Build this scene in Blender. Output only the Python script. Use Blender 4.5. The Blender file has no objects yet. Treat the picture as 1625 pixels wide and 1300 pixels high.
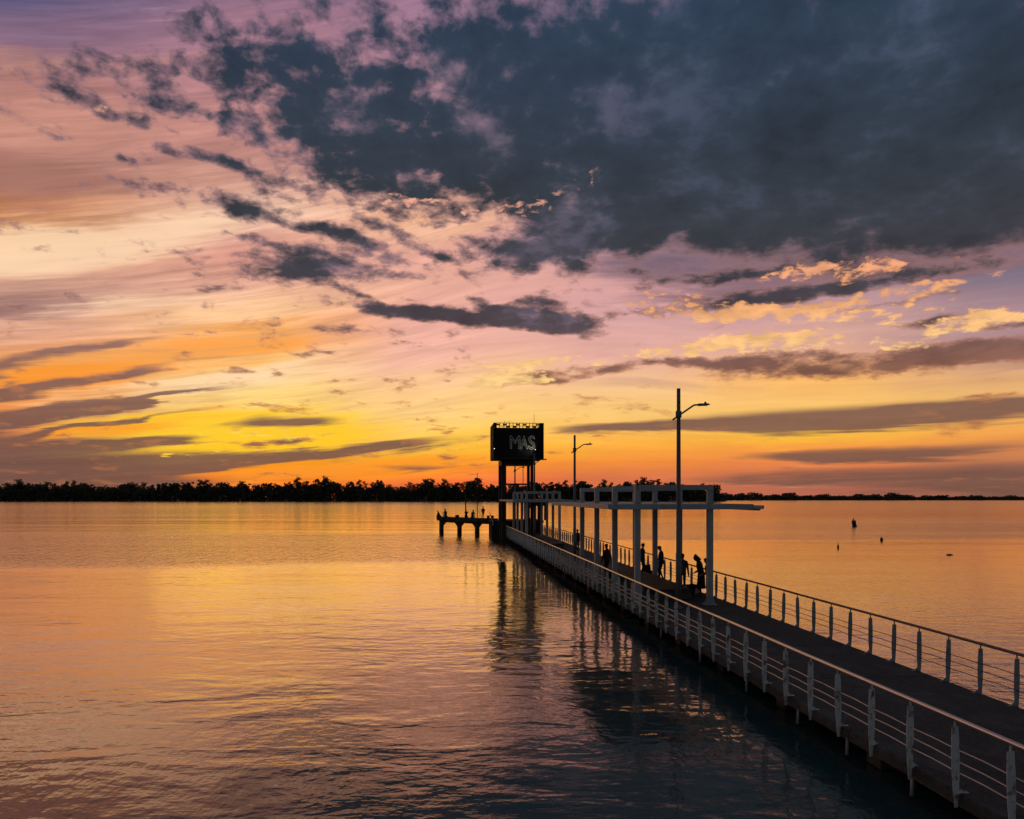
import bpy, bmesh, math, random
from mathutils import Vector, Matrix, Euler

SC = bpy.context.scene
COL = SC.collection
R = math.radians

# ------------------------------------------------------------------ camera
CAM_H = 5.2
cam = bpy.data.cameras.new('camera')
cam.sensor_width = 36.0
cam.lens = 36.0 * 1250 / 1625
cam.shift_y = 138.0 / 1625
cam.clip_start = 0.1
cam.clip_end = 9000
camo = bpy.data.objects.new('camera', cam)
COL.objects.link(camo)
camo.location = (0, 0, CAM_H)
camo.rotation_euler = (R(90), 0, 0)
SC.camera = camo

# ------------------------------------------------------------------ exposure
SC.view_settings.view_transform = 'Standard'
SC.view_settings.look = 'None'
SC.view_settings.exposure = 0.0
SC.view_settings.gamma = 1.0
SC.view_settings.use_curve_mapping = False
SC.cycles.use_adaptive_sampling = True
SC.cycles.adaptive_threshold = 0.015
SC.cycles.adaptive_min_samples = 6
SC.cycles.max_bounces = 6
SC.cycles.diffuse_bounces = 2
SC.cycles.glossy_bounces = 3
SC.cycles.transparent_max_bounces = 6
SC.cycles.caustics_reflective = True
SC.cycles.blur_glossy = 1.0
SC.cycles.caustics_refractive = False

# ------------------------------------------------------------------ sun (just above the horizon, veiled by cloud)
SUN_AZ, SUN_EL = -17.0, 2.6
sl = bpy.data.lights.new('sun', 'SUN')
sl.energy = 0.06
sl.angle = R(40)
sl.color = (1.0, 0.56, 0.26)
slo = bpy.data.objects.new('sun', sl)
COL.objects.link(slo)
sv = Vector((math.sin(R(SUN_AZ)) * math.cos(R(SUN_EL)), math.cos(R(SUN_AZ)) * math.cos(R(SUN_EL)), math.sin(R(SUN_EL))))
slo.rotation_euler = sv.to_track_quat('Z', 'Y').to_euler()
slo.location = (-60, 60, 60)

# ------------------------------------------------------------------ small node compiler
def lin(c):
    return tuple(((v / 255) / 12.92 if v / 255 <= 0.04045 else ((v / 255 + 0.055) / 1.055) ** 2.4) for v in c) + (1.0,)

class G:
    """Wraps a node tree so that formulas can be written as python."""
    def __init__(self, nt):
        self.nt = nt
        nt.nodes.clear()
    def n(self, t, **kw):
        nd = self.nt.nodes.new(t)
        for k, v in kw.items():
            setattr(nd, k, v)
        return nd
    def put(self, sock, v):
        if isinstance(v, bpy.types.NodeSocket):
            self.nt.links.new(v, sock)
        elif v is not None:
            sock.default_value = v
    def m(self, op, a, b=None, c=None, clamp=False):
        nd = self.n('ShaderNodeMath', operation=op, use_clamp=clamp)
        for i, v in enumerate((a, b, c)):
            self.put(nd.inputs[i], v)
        return nd.outputs[0]
    def add(self, a, b): return self.m('ADD', a, b)
    def sub(self, a, b): return self.m('SUBTRACT', a, b)
    def mul(self, a, b): return self.m('MULTIPLY', a, b)
    def mad(self, a, b, c): return self.m('MULTIPLY_ADD', a, b, c)
    def vm(self, op, a, b=None):
        nd = self.n('ShaderNodeVectorMath', operation=op)
        self.put(nd.inputs[0], a)
        if b is not None:
            self.put(nd.inputs['Scale'] if op == 'SCALE' else nd.inputs[1], b)
        return nd.outputs['Value'] if op in ('DOT_PRODUCT', 'LENGTH') else nd.outputs[0]
    def xyz(self, x, y, z=0.0):
        nd = self.n('ShaderNodeCombineXYZ')
        for i, v in enumerate((x, y, z)):
            self.put(nd.inputs[i], v)
        return nd.outputs[0]
    def sep(self, v):
        nd = self.n('ShaderNodeSeparateXYZ')
        self.put(nd.inputs[0], v)
        return nd.outputs
    def noise(self, vec, scale=1.0, detail=3.0, rough=0.5, dist=0.0, dim='2D', color=False):
        nd = self.n('ShaderNodeTexNoise', noise_dimensions=dim)
        self.put(nd.inputs['Vector'], vec)
        nd.inputs['Scale'].default_value = scale
        nd.inputs['Detail'].default_value = detail
        nd.inputs['Roughness'].default_value = rough
        nd.inputs['Distortion'].default_value = dist
        return nd.outputs['Color' if color else 'Fac']
    def sm(self, x, lo, hi, a=0.0, b=1.0):
        nd = self.n('ShaderNodeMapRange', interpolation_type='SMOOTHSTEP')
        for i, v in enumerate((x, lo, hi, a, b)):
            self.put(nd.inputs[i], v)
        return nd.outputs[0]
    def lr(self, x, lo, hi, a=0.0, b=1.0):
        nd = self.n('ShaderNodeMapRange', interpolation_type='LINEAR')
        for i, v in enumerate((x, lo, hi, a, b)):
            self.put(nd.inputs[i], v)
        return nd.outputs[0]
    def mix(self, f, a, b, mode='MIX'):
        nd = self.n('ShaderNodeMix', data_type='RGBA', blend_type=mode)
        self.put(nd.inputs[0], f)
        self.put(nd.inputs[6], a)
        self.put(nd.inputs[7], b)
        return nd.outputs[2]
    def rgb(self, v):
        nd = self.n('ShaderNodeSeparateColor')
        self.put(nd.inputs[0], v)
        return nd.outputs
    def dim(self, col, f):
        nd = self.n('ShaderNodeCombineColor')
        for i in range(3):
            self.put(nd.inputs[i], f)
        return self.mix(1.0, col, nd.outputs[0], 'MULTIPLY')
    def ramp(self, f, stops):
        nd = self.n('ShaderNodeValToRGB')
        self.put(nd.inputs[0], f)
        el = nd.color_ramp.elements
        while len(el) < len(stops):
            el.new(0.5)
        for e, (p, c) in zip(el, sorted(stops)):
            e.position = p
            e.color = c
        return nd.outputs[0]

# ------------------------------------------------------------------ sky
# azimuth A (degrees right of +Y) and elevation E of the sky; the survey of the clouds is kept in
# theodolite units (1250 per unit tangent, 812 = due +Y, 788 = horizon) and turned into degrees here
def ang(x, y):
    a = math.atan((x - 812.5) / 1250)
    return math.degrees(a), math.degrees(math.atan((788 - y) / 1250 * math.cos(a)))

world = bpy.data.worlds.new('World')
SC.world = world
world.use_nodes = True
g = G(world.node_tree)
tc = g.n('ShaderNodeTexCoord')
dx, dy, dz = g.sep(tc.outputs['Generated'])[:3]
A0 = g.mul(g.m('ARCTAN2', dx, dy), 180 / math.pi)
E0 = g.m('MAXIMUM', g.mul(g.m('ARCSINE', dz), 180 / math.pi), 0.0)

AE0 = g.xyz(A0, E0)
wr = g.rgb(g.noise(AE0, 0.16, 4.0, 0.55, color=True))
A = g.mad(g.sub(wr[0], 0.5), 4.5, A0)
wamp = g.lr(E0, 5.0, 22.0, 0.5, 3.2)
E = g.mad(g.sub(wr[1], 0.5), wamp, E0)

# --- clear air and thin high veil: one elevation ramp for each bearing
def eramp(Esock, x, rows, top):
    st = []
    for y, c in rows:
        e = max(ang(x, y)[1], 0.0) if x is not None else y
        st.append((math.sqrt(e / 90), lin(c)))
    st += [(math.sqrt(p / 90), lin(c)) for p, c in top]
    return g.ramp(g.m('SQRT', g.m('DIVIDE', Esock, 90.0)), st)
TOP = [(45, (50, 66, 86)), (90, (46, 60, 76))]
TOPL = [(40, (78, 78, 110)), (60, (56, 68, 92)), (90, (46, 60, 76))]
cols = [
    (-180, None, [(0, (76, 82, 82)), (8, (74, 84, 86)), (25, (66, 78, 84)), (50, (56, 68, 80))], TOP[1:]),
    (-100, None, [(0, (112, 88, 84)), (6, (122, 98, 96)), (18, (104, 92, 98)), (40, (70, 78, 94))], TOP[1:]),
    (-33, 0, [(785, (112, 84, 76)), (740, (118, 88, 82)), (700, (200, 122, 86)), (668, (216, 134, 82)), (630, (236, 150, 78)), (590, (246, 164, 86)), (550, (226, 158, 118)),
              (515, (232, 176, 154)), (480, (176, 132, 122)), (445, (226, 172, 146)), (405, (252, 208, 158)), (370, (232, 172, 118)), (335, (196, 128, 84)), (300, (172, 112, 88)), (262, (146, 100, 94)),
              (225, (206, 146, 130)), (190, (204, 144, 126)), (130, (168, 116, 114)), (95, (192, 136, 124)), (55, (138, 106, 130)), (5, (98, 90, 126))], TOPL),
    (-18.3, 400, [(785, (240, 110, 52)), (760, (246, 128, 44)), (730, (250, 160, 24)), (700, (255, 198, 52)), (675, (255, 214, 96)), (640, (255, 216, 128)), (600, (254, 214, 146)),
                  (560, (248, 184, 112)), (525, (244, 168, 96)), (490, (248, 194, 142)), (455, (236, 178, 154)), (410, (218, 152, 136)), (375, (226, 166, 150)), (335, (244, 196, 170)),
                  (290, (216, 160, 142)), (240, (190, 134, 126)), (180, (198, 138, 132)), (110, (182, 130, 138)), (50, (170, 122, 138)), (0, (146, 110, 132))], TOPL),
    (-5.1, 700, [(785, (244, 104, 62)), (765, (248, 118, 60)), (745, (252, 146, 44)), (720, (254, 184, 48)), (695, (255, 202, 84)), (660, (254, 208, 124)), (615, (250, 200, 146)),
                 (560, (240, 180, 162)), (500, (234, 172, 160)), (440, (238, 176, 156)), (390, (236, 172, 156)), (340, (246, 186, 142)), (280, (220, 160, 140)), (180, (190, 140, 150)), (60, (168, 126, 148)), (0, (160, 120, 146))], TOP),
    (8.5, 1000, [(785, (208, 108, 80)), (760, (220, 118, 76)), (735, (248, 146, 62)), (705, (254, 178, 68)), (660, (254, 202, 116)), (610, (248, 196, 140)), (560, (230, 174, 160)),
                 (500, (220, 166, 166)), (450, (216, 160, 158)), (400, (196, 148, 156)), (340, (190, 140, 150)), (250, (150, 122, 150)), (100, (110, 104, 140))], TOP),
    (21.3, 1300, [(785, (184, 106, 84)), (760, (188, 110, 82)), (735, (234, 132, 76)), (712, (250, 158, 70)), (690, (255, 192, 66)), (640, (252, 196, 112)), (595, (250, 184, 104)),
                  (550, (226, 172, 150)), (500, (206, 158, 158)), (450, (178, 142, 156)), (400, (142, 124, 146)), (300, (110, 106, 140)), (100, (70, 84, 116))], TOP),
    (33, 1625, [(785, (134, 94, 82)), (755, (140, 96, 80)), (735, (170, 108, 82)), (712, (228, 142, 84)), (690, (246, 164, 78)), (640, (244, 188, 104)), (600, (226, 170, 124)),
                (555, (186, 146, 146)), (500, (176, 140, 148)), (450, (140, 120, 136)), (380, (102, 98, 120)), (250, (70, 84, 114)), (50, (52, 72, 100))], TOP),
    (100, None, [(0, (92, 84, 82)), (6, (92, 88, 90)), (18, (74, 80, 90)), (40, (54, 66, 82))], TOP[1:]),
    (180, None, [(0, (76, 82, 82)), (8, (74, 84, 86)), (25, (66, 78, 84)), (50, (56, 68, 80))], TOP[1:]),
]
# long fibres of the veil: stretched noise running along the bands, tilted like them
tilt = g.mul(g.lr(E0, 1.0, 14.0, 0.09, 0.24), g.lr(A0, -8.0, 14.0, 1.0, 0.0))
Eb = g.sub(E0, g.mul(tilt, A0))
fib = g.noise(g.xyz(g.mul(A0, 0.055), g.mul(Eb, 0.75)), 1.0, 5.0, 0.58, 0.25)
Af = g.add(A0, g.mul(g.sub(wr[0], 0.5), 5.0))
Ef = g.m('MAXIMUM', g.mad(g.sub(fib, 0.5), g.lr(E0, 0.0, 12.0, 0.6, 3.0), E0), 0.0)
slant = g.mul(g.lr(E0, 1.0, 9.0, 0.06, 0.17), g.lr(A0, -3.0, 6.0, 1.0, 0.0))
sky = None
prev = None
for deg, x, rows, top in cols:
    c = eramp(g.m('MAXIMUM', g.mad(g.lr(g.sub(A0, float(deg)), -26.0, 26.0, -26.0, 26.0), g.mul(slant, -1.0), Ef), 0.0) if x in (0, 400, 700) else Ef, x, rows, top)
    sky = c if sky is None else g.mix(g.sm(Af, prev, float(deg)), sky, c)
    prev = float(deg)
# physically based twilight air under it all
nish = g.n('ShaderNodeTexSky', sky_type='NISHITA', sun_disc=False, sun_elevation=R(SUN_EL), sun_rotation=R(SUN_AZ), altitude=10, air_density=1.4, dust_density=3.0)
sky = g.mix(1.0, sky, g.mix(1.0, nish.outputs[0], (0.005, 0.005, 0.005, 1), 'MULTIPLY'), 'ADD')
fine = g.noise(g.xyz(g.mul(A0, 0.12), g.mul(Eb, 1.6)), 1.0, 5.0, 0.62, 0.3)
sky = g.dim(sky, g.mad(g.mul(g.sub(fine, 0.52), 0.85), g.lr(A0, -14.0, 2.0, 1.0, 0.35), 0.97))

def field(va, ve, items):
    """Sum of soft oval patches (x, y, half width, half height, rise in degrees, weight)."""
    acc = None
    for i, (x, y, w, h, rot, amp) in enumerate(items):
        if i % 5 == 0:
            vec = g.xyz(va, ve, acc if acc is not None else 0.0)
        a, e = ang(x, y)
        ca = math.cos(R(a))
        k = 57.3 / 1250 * 1.75
        nd = g.n('ShaderNodeTexGradient', gradient_type='SPHERICAL')
        g.put(nd.inputs[0], vec)
        tm = nd.texture_mapping
        tm.vector_type = 'TEXTURE'
        tm.translation = (a, e, 0)
        tm.rotation = (0, 0, R(rot))
        tm.scale = (w * k * ca * ca, h * k * ca, 1e6)
        acc = g.mul(nd.outputs['Fac'], amp) if acc is None else g.mad(nd.outputs['Fac'], amp, acc)
    return acc

def cover(col, fld, lo, hi, colour, opacity=1.0):
    f = g.sm(fld, lo, hi, 0.0, opacity)
    return g.mix(f, col, colour)

As, Es = g.mad(g.sub(wr[0], 0.5), 4.0, A0), g.mad(g.sub(fib, 0.5), 1.5, E0)
fibc = g.mul(g.sub(fib, 0.5), 1.5)
finec = g.mul(g.sub(fine, 0.5), 1.2)

# --- glow where the sun stands behind the bands
glow = field(As, Es, [(340, 688, 200, 34, 6, 1.15), (230, 668, 120, 12, 10, 0.6), (490, 690, 170, 28, 4, 0.8), (300, 712, 150, 14, 6, 0.8), (1230, 693, 120, 20, 4, 0.55)])
sky = cover(sky, g.add(glow, finec), 0.15, 1.05, lin((255, 202, 44)), 0.9)
glow2 = field(As, Es, [(560, 745, 170, 15, 4, 0.95), (480, 756, 120, 8, 5, 0.8), (700, 725, 140, 18, 0, 0.5), (220, 574, 280, 26, 10, 0.55), (430, 545, 160, 16, 10, 0.4), (60, 604, 140, 14, 9, 1.0), (120, 690, 190, 9, 9, 1.1), (300, 650, 120, 8, 9, 0.5)])
sky = cover(sky, g.add(glow2, finec), 0.15, 1.0, lin((252, 150, 44)), 0.8)
pale = field(As, Es, [(240, 368, 260, 26, 14, 1.2), (60, 412, 170, 26, 12, 1.2), (200, 485, 260, 16, 9, 0.7), (330, 612, 190, 18, 9, 0.9), (470, 575, 100, 10, 12, 0.6), (640, 370, 110, 16, 4, 0.5), (440, 500, 140, 16, 10, 0.6)])
sky = cover(sky, g.add(pale, finec), 0.15, 1.1, lin((255, 218, 180)), 0.72)

# --- dark smooth bands (altostratus seen edge on)
band = field(As, Es, [
    (20, 498, 130, 17, 13, 0.85), (190, 456, 210, 14, 14, 0.55), (340, 424, 130, 12, 14, 0.42),
    (20, 576, 120, 11, 15, 1.2), (140, 548, 90, 6, 13, 1.0), (170, 592, 180, 5, 13, 0.8), (0, 628, 110, 11, 12, 1.15), (120, 606, 130, 5, 13, 0.7),
    (-20, 676, 150, 17, 13, 1.5), (120, 654, 150, 10, 13, 1.35), (260, 632, 100, 5, 13, 1.1), (190, 672, 140, 4, 13, 0.95), (60, 694, 130, 5, 12, 0.7),
    (-60, 748, 310, 34, 4, 1.9), (120, 710, 150, 9, 7, 1.2), (240, 699, 70, 5, 6, 1.0), (210, 746, 220, 13, 7, 1.1), (400, 730, 190, 9, 6, 1.15), (590, 709, 150, 6, 6, 1.05), (80, 774, 170, 20, 0, 1.2),
    (660, 742, 90, 5, 1, 0.7), (330, 765, 120, 6, 4, 0.6),
    (450, 667, 66, 7, 4, 1.1), (330, 703, 46, 3, 2, 0.6),
    (1000, 681, 150, 8, 1, 1.0), (1250, 668, 240, 15, 2, 1.4), (1560, 655, 250, 17, 3, 1.5),
    (1480, 716, 260, 9, 2, 0.85), (1250, 722, 150, 8, 0, 0.6), (1560, 762, 270, 22, 0, 1.2), (1220, 756, 140, 8, 1, 0.6), (1600, 585, 120, 16, 0, 0.6),
    (20, 262, 170, 24, 4, 0.85), (50, 325, 130, 24, 18, 0.7), (90, 300, 140, 14, 8, 0.5), (1330, 398, 200, 9, 5, 0.9), (1420, 378, 360, 48, 3, 1.3), (1130, 390, 200, 34, 4, 0.9), (1300, 440, 300, 16, 4, 0.7), (1560, 420, 150, 14, 3, 0.7)])
bcol = g.ramp(g.m('SQRT', g.m('DIVIDE', E0, 90.0)), [(0.0, lin((122, 84, 70))), (math.sqrt(3 / 90), lin((122, 86, 74))), (math.sqrt(6 / 90), lin((128, 92, 80))), (math.sqrt(10 / 90), lin((148, 108, 100))), (math.sqrt(14 / 90), lin((138, 106, 116))), (math.sqrt(18 / 90), lin((110, 98, 116))), (math.sqrt(23 / 90), lin((160, 112, 108)))])
bcol = g.mix(g.mul(g.sm(E0, 9.0, 16.0), g.sm(A0, -8.0, -22.0)), bcol, lin((170, 118, 106)))
bcol = g.dim(bcol, g.lr(fine, 0.25, 0.75, 0.9, 1.1))
sky = cover(sky, g.add(band, fibc), 0.16, 0.92, bcol, 0.94)

# --- broken cloud: ragged fields
cy = g.mad(E0, 0.22, g.mul(g.m('LOGARITHM', g.add(E0, 4.0), math.e), 11.0))
cvec = g.xyz(g.mul(A0, 0.36), cy)
n1 = g.noise(cvec, 0.42, 5.0, 0.58, 0.12)
n2 = g.noise(g.vm('ADD', cvec, (31.0, 17.0, 0.0)), 1.15, 4.0, 0.58, 0.15)
rag = g.add(g.mul(g.sub(n1, 0.5), g.lr(A0, -12.0, 10.0, 1.5, 2.1)), g.mul(g.sub(n2, 0.5), g.lr(A0, -6.0, 16.0, 2.5, 0.8)))
n3 = g.noise(g.vm('ADD', cvec, (3.0, 91.0, 0.0)), 2.4, 3.0, 0.6, 0.3)
rag2 = g.add(g.add(g.mul(g.sub(n1, 0.5), 1.0), g.mul(g.sub(n2, 0.5), 2.2)), g.mul(g.sub(n3, 0.5), 2.6))
rag = g.mad(g.sub(n3, 0.5), 0.3, rag)

# small clouds still lit from below
lit = field(A, E, [(765, 606, 44, 13, 6, 1.25), (815, 604, 60, 8, 6, 1.0), (800, 580, 60, 8, 8, 0.9), (905, 558, 60, 8, 12, 0.8), (960, 575, 40, 6, 8, 0.7), (840, 582, 30, 7, 10, 0.9), (600, 620, 50, 6, 0, 0.5), (690, 690, 50, 8, 10, 0.5),
                 (1330, 520, 190, 20, 5, 0.95), (1200, 545, 150, 16, -2, 0.85), (1500, 535, 110, 16, 10, 0.85), (1560, 508, 50, 9, 4, 1.1), (1170, 494, 160, 12, -4, 1.0), (1320, 478, 180, 13, 2, 0.95), (1250, 435, 160, 8, 3, 0.7), (1060, 560, 80, 9, 6, 0.8),
                 (1090, 480, 90, 14, -8, 0.8), (1480, 455, 150, 10, 4, 0.7), (1420, 425, 170, 9, 4, 0.7), (1290, 420, 80, 12, 2, 0.7), (420, 690, 110, 12, 2, 0.7), (300, 722, 80, 7, 5, 0.8),
                 (640, 330, 170, 14, 0, 0.7), (880, 300, 90, 14, 14, 0.8), (160, 175, 90, 14, 6, 0.5)])
lcol = g.ramp(g.m('SQRT', g.m('DIVIDE', E0, 90.0)), [(0.0, lin((255, 170, 60))), (math.sqrt(4 / 90), lin((255, 214, 70))), (math.sqrt(7.5 / 90), lin((255, 214, 140))), (math.sqrt(11 / 90), lin((254, 196, 130))), (math.sqrt(14 / 90), lin((244, 166, 116))), (math.sqrt(20 / 90), lin((236, 170, 146))), (0.6, lin((214, 156, 150)))])

# dark broken cloud and the great bank
dark = field(A, E, [
    (1430, 90, 470, 230, 0, 1.6), (1480, 250, 460, 100, -4, 0.9), (1180, 210, 320, 110, -10, 0.85), (920, 140, 240, 110, -12, 0.85), (720, 225, 250, 105, -6, 0.90), (575, 235, 140, 78, -6, 0.80), (560, 300, 80, 24, -10, 0.35), (1050, 110, 200, 90, 0, 0.40), (800, 280, 130, 40, 0, 0.35),
    (440, 105, 110, 34, -14, 0.48), (380, 66, 80, 20, 0, 0.42), (470, 180, 120, 26, -8, 0.42), (300, 172, 140, 18, -4, 0.46), (250, 105, 90, 22, 10, 0.62), (300, 22, 80, 18, 16, 0.62), (140, 165, 110, 12, -10, 0.62), (190, 142, 80, 12, 0, 0.42), (380, 198, 130, 14, -4, 0.42), (560, 110, 120, 26, -20, 0.40), (640, 60, 140, 26, -14, 0.30), (520, 20, 160, 14, -8, 0.28),
    (945, 338, 100, 50, 8, 1.15), (845, 398, 90, 24, 8, 1.0), (1110, 300, 110, 40, 0, 0.6), (1180, 350, 130, 30, 0, 0.5), (1400, 330, 200, 30, 4, 0.35), (1580, 345, 120, 26, 6, 0.5),
])
small = field(g.mad(g.sub(wr[0], 0.5), 2.5, A0), g.mad(g.sub(wr[1], 0.5), 1.2, E0), [
    (400, 333, 64, 15, -4, 1.2), (440, 386, 70, 10, -3, 0.95), (600, 362, 66, 11, -14, 0.8), (490, 426, 96, 21, 3, 1.3), (556, 466, 40, 7, -12, 0.7), (575, 392, 66, 11, -14, 0.85), (700, 410, 50, 8, -14, 0.8), (440, 305, 60, 8, -10, 0.6), (345, 460, 40, 9, 10, 0.75), (400, 272, 70, 9, -10, 0.65), (290, 242, 80, 9, -6, 0.6), (205, 253, 18, 6, -30, 0.9), (520, 370, 50, 8, -10, 0.6), (640, 440, 50, 7, -10, 0.6), (60, 200, 60, 8, -10, 0.45),
    (640, 493, 90, 8, -3, 1.15), (760, 503, 115, 12, -4, 1.25), (880, 508, 72, 17, -6, 1.25), (775, 481, 36, 9, -20, 0.9), (575, 522, 70, 8, 0, 0.75), (840, 478, 50, 6, 0, 0.5),
    (845, 598, 66, 8, 12, 0.85), (960, 590, 54, 8, 8, 1.0), (880, 605, 26, 5, 8, 0.8),
    (1150, 482, 150, 14, 2, 0.72), (1290, 455, 200, 12, 4, 0.66), (1500, 430, 200, 14, 3, 0.66), (1120, 445, 170, 9, 2, 0.6), (1400, 482, 150, 7, 3, 0.6), (1300, 415, 200, 8, 4, 0.55), (1050, 430, 120, 9, 0, 0.5),
    (1470, 570, 250, 16, 2, 0.98), (1600, 560, 130, 16, 0, 0.9), (1150, 578, 120, 8, -5, 0.9), (1270, 565, 140, 8, 0, 0.75), (1480, 512, 66, 7, 2, 0.9), (1600, 518, 80, 7, 0, 0.9), (1570, 630, 60, 6, 4, 0.6), (430, 702, 60, 5, 3, 0.8),
])
rag3 = g.add(g.add(g.mul(g.sub(n1, 0.5), 0.7), g.mul(g.sub(n2, 0.5), 1.5)), g.mul(g.sub(n3, 0.5), 1.0))
dk = g.m('MAXIMUM', g.add(g.m('MINIMUM', dark, 1.6), rag), g.mad(g.sm(small, 0.05, 0.35), rag3, g.mul(g.m('MINIMUM', small, 1.1), 1.25)))
hue = g.m('SQRT', g.m('DIVIDE', E0, 90.0))
edge = g.ramp(hue, [(0.0, lin((190, 110, 60))), (math.sqrt(7 / 90), lin((204, 132, 84))), (math.sqrt(11 / 90), lin((176, 124, 112))), (math.sqrt(17 / 90), lin((166, 124, 128))), (math.sqrt(27 / 90), lin((138, 108, 124))), (0.7, lin((104, 96, 124)))])
core = g.ramp(hue, [(0.0, lin((140, 90, 66))), (math.sqrt(8 / 90), lin((148, 102, 84))), (math.sqrt(10.2 / 90), lin((122, 90, 86))), (math.sqrt(12 / 90), lin((80, 70, 76))), (math.sqrt(15 / 90), lin((64, 64, 72))), (math.sqrt(20 / 90), lin((50, 59, 68))), (math.sqrt(26 / 90), lin((48, 61, 76))), (math.sqrt(33 / 90), lin((46, 64, 86))), (0.8, lin((50, 66, 92)))])
lum = g.add(g.mul(g.sub(n2, 0.5), 0.55), g.mul(g.sub(n1, 0.5), 0.8))
lum = g.add(lum, g.mul(g.sub(g.noise(g.vm('ADD', cvec, (7.0, 51.0, 0.0)), 0.22, 5.0, 0.55, 0.3), 0.5), 1.3))
core = g.mix(g.mul(g.sm(lum, -0.04, -0.34), g.lr(A0, -4.0, 14.0, 0.62, 0.26)), core, g.mix(g.sm(A0, -6.0, 16.0), lin((120, 100, 116)), lin((80, 88, 112))))
core = g.dim(core, g.lr(lum, -0.32, 0.34, 1.25, 0.70))
sky = cover(sky, dk, 0.16, 0.82, edge, 0.70)
sky = cover(sky, dk, 0.30, 1.20, core, 0.98)

sky = cover(sky, g.mad(g.sm(lit, 0.12, 0.5), rag2, lit), 0.56, 1.30, g.dim(lcol, g.lr(n2, 0.3, 0.7, 0.72, 1.1)), 0.95)

bg = g.n('ShaderNodeBackground')
g.put(bg.inputs[0], sky)
bg.inputs[1].default_value = 1.0
out = g.n('ShaderNodeOutputWorld')
g.nt.links.new(bg.outputs[0], out.inputs[0])
world.cycles.sampling_method = 'NONE'

# ================================================================== materials
MATS = {}
def material(name, base, rough=0.6, metal=0.0, var=0.15, scale=4.0, bump=0.0, bscale=None, spots=None, spot_at=(0.55, 0.72), spot_scale=6.0, stretch=(1, 1, 1), ior=1.45, detail=4.0, spec=None):
    """Procedural surface: base colour with broken tone, optional second colour in patches (rust, lichen, dirt), fine relief."""
    m = bpy.data.materials.new(name)
    m.use_nodes = True
    q = G(m.node_tree)
    tcn = q.n('ShaderNodeTexCoord')
    oi = q.n('ShaderNodeObjectInfo')
    vec = q.vm('ADD', q.vm('MULTIPLY', tcn.outputs['Object'], stretch), q.vm('SCALE', (37.0, 19.0, 53.0), oi.outputs['Random']))
    n = q.noise(vec, scale, detail, 0.6, 0.2, '3D')
    c = q.dim(tuple(base) + (1.0,), q.lr(n, 0.25, 0.75, 1 - var, 1 + var))
    rg = rough
    if spots:
        sp = q.noise(q.vm('ADD', vec, (3.1, 7.7, 1.3)), spot_scale, 5.0, 0.65, 0.6, '3D')
        f = q.sm(sp, spot_at[0], spot_at[1])
        c = q.mix(f, c, tuple(spots) + (1.0,))
        rg = q.lr(f, 0.0, 1.0, rough, min(1.0, rough + 0.3))
        if metal:
            metal = q.lr(f, 0.0, 1.0, metal, 0.0)
    bs = q.n('ShaderNodeBsdfPrincipled')
    q.put(bs.inputs['Base Color'], c)
    q.put(bs.inputs['Roughness'], rg)
    q.put(bs.inputs['Metallic'], metal)
    bs.inputs['IOR'].default_value = ior
    if spec is not None:
        bs.inputs['Specular IOR Level'].default_value = spec
    if bump:
        bn = q.n('ShaderNodeBump')
        bn.inputs['Strength'].default_value = 1.0
        bn.inputs['Distance'].default_value = bump
        q.put(bn.inputs['Height'], q.noise(vec, bscale or scale * 6, 4.0, 0.6, 0.0, '3D'))
        q.put(bs.inputs['Normal'], bn.outputs[0])
    o = q.n('ShaderNodeOutputMaterial')
    q.nt.links.new(bs.outputs[0], o.inputs[0])
    MATS[name] = m
    return m

material('white_paint', (0.64, 0.68, 0.66), 0.45, 0, 0.10, 5, 0.002, 60, spots=(0.17, 0.10, 0.05), spot_at=(0.50, 0.68), spot_scale=8, stretch=(1, 1, 0.6))
material('rail_dark', (0.16, 0.13, 0.115), 0.5, 0.6, 0.15, 3)  # darker tone than the left rail, for the right handrail and rods
material('mid_grey', (0.33, 0.36, 0.36), 0.5, 0, 0.15, 5, 0.002, 60, spots=(0.09, 0.055, 0.035), spot_at=(0.58, 0.76), spot_scale=7)
material('canopy_paint', (0.40, 0.43, 0.43), 0.5, 0, 0.14, 1.2, 0.003, 40, spots=(0.17, 0.14, 0.11), spot_at=(0.56, 0.80), spot_scale=3.0, stretch=(2.2, 2.2, 0.35))
material('rail_steel', (0.66, 0.64, 0.62), 0.34, 1.0, 0.10, 3, 0.001, 80, spots=(0.30, 0.22, 0.17), spot_at=(0.66, 0.82), spot_scale=5)
material('rod_steel', (0.55, 0.54, 0.52), 0.42, 0.85, 0.15, 4, spots=(0.28, 0.17, 0.10), spot_at=(0.58, 0.78), spot_scale=5)
material('deck_concrete', (0.042, 0.050, 0.045), 0.85, 0, 0.7, 16.0, 0.02, 26, spots=(0.10, 0.112, 0.10), spot_at=(0.46, 0.74), spot_scale=1.3, stretch=(1, 0.6, 1), detail=6)
material('edge_concrete', (0.085, 0.075, 0.055), 0.85, 0, 0.35, 1.5, 0.006, 20, spots=(0.03, 0.034, 0.024), spot_at=(0.45, 0.65), spot_scale=1.6)
material('pile_concrete', (0.06, 0.06, 0.054), 0.85, 0, 0.3, 1.5, 0.01, 14, spots=(0.025, 0.03, 0.02), spot_at=(0.4, 0.6), spot_scale=1.4)
material('lamp_steel', (0.15, 0.16, 0.165), 0.5, 0.3, 0.15, 2, 0.001, 60)
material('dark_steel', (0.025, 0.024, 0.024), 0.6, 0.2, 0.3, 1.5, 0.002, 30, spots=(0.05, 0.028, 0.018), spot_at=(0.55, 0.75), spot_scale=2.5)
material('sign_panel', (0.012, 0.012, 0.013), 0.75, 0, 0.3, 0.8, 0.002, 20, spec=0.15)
material('letter_tube', (0.85, 0.82, 0.70), 0.4, 0, 0.1, 5)
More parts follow.
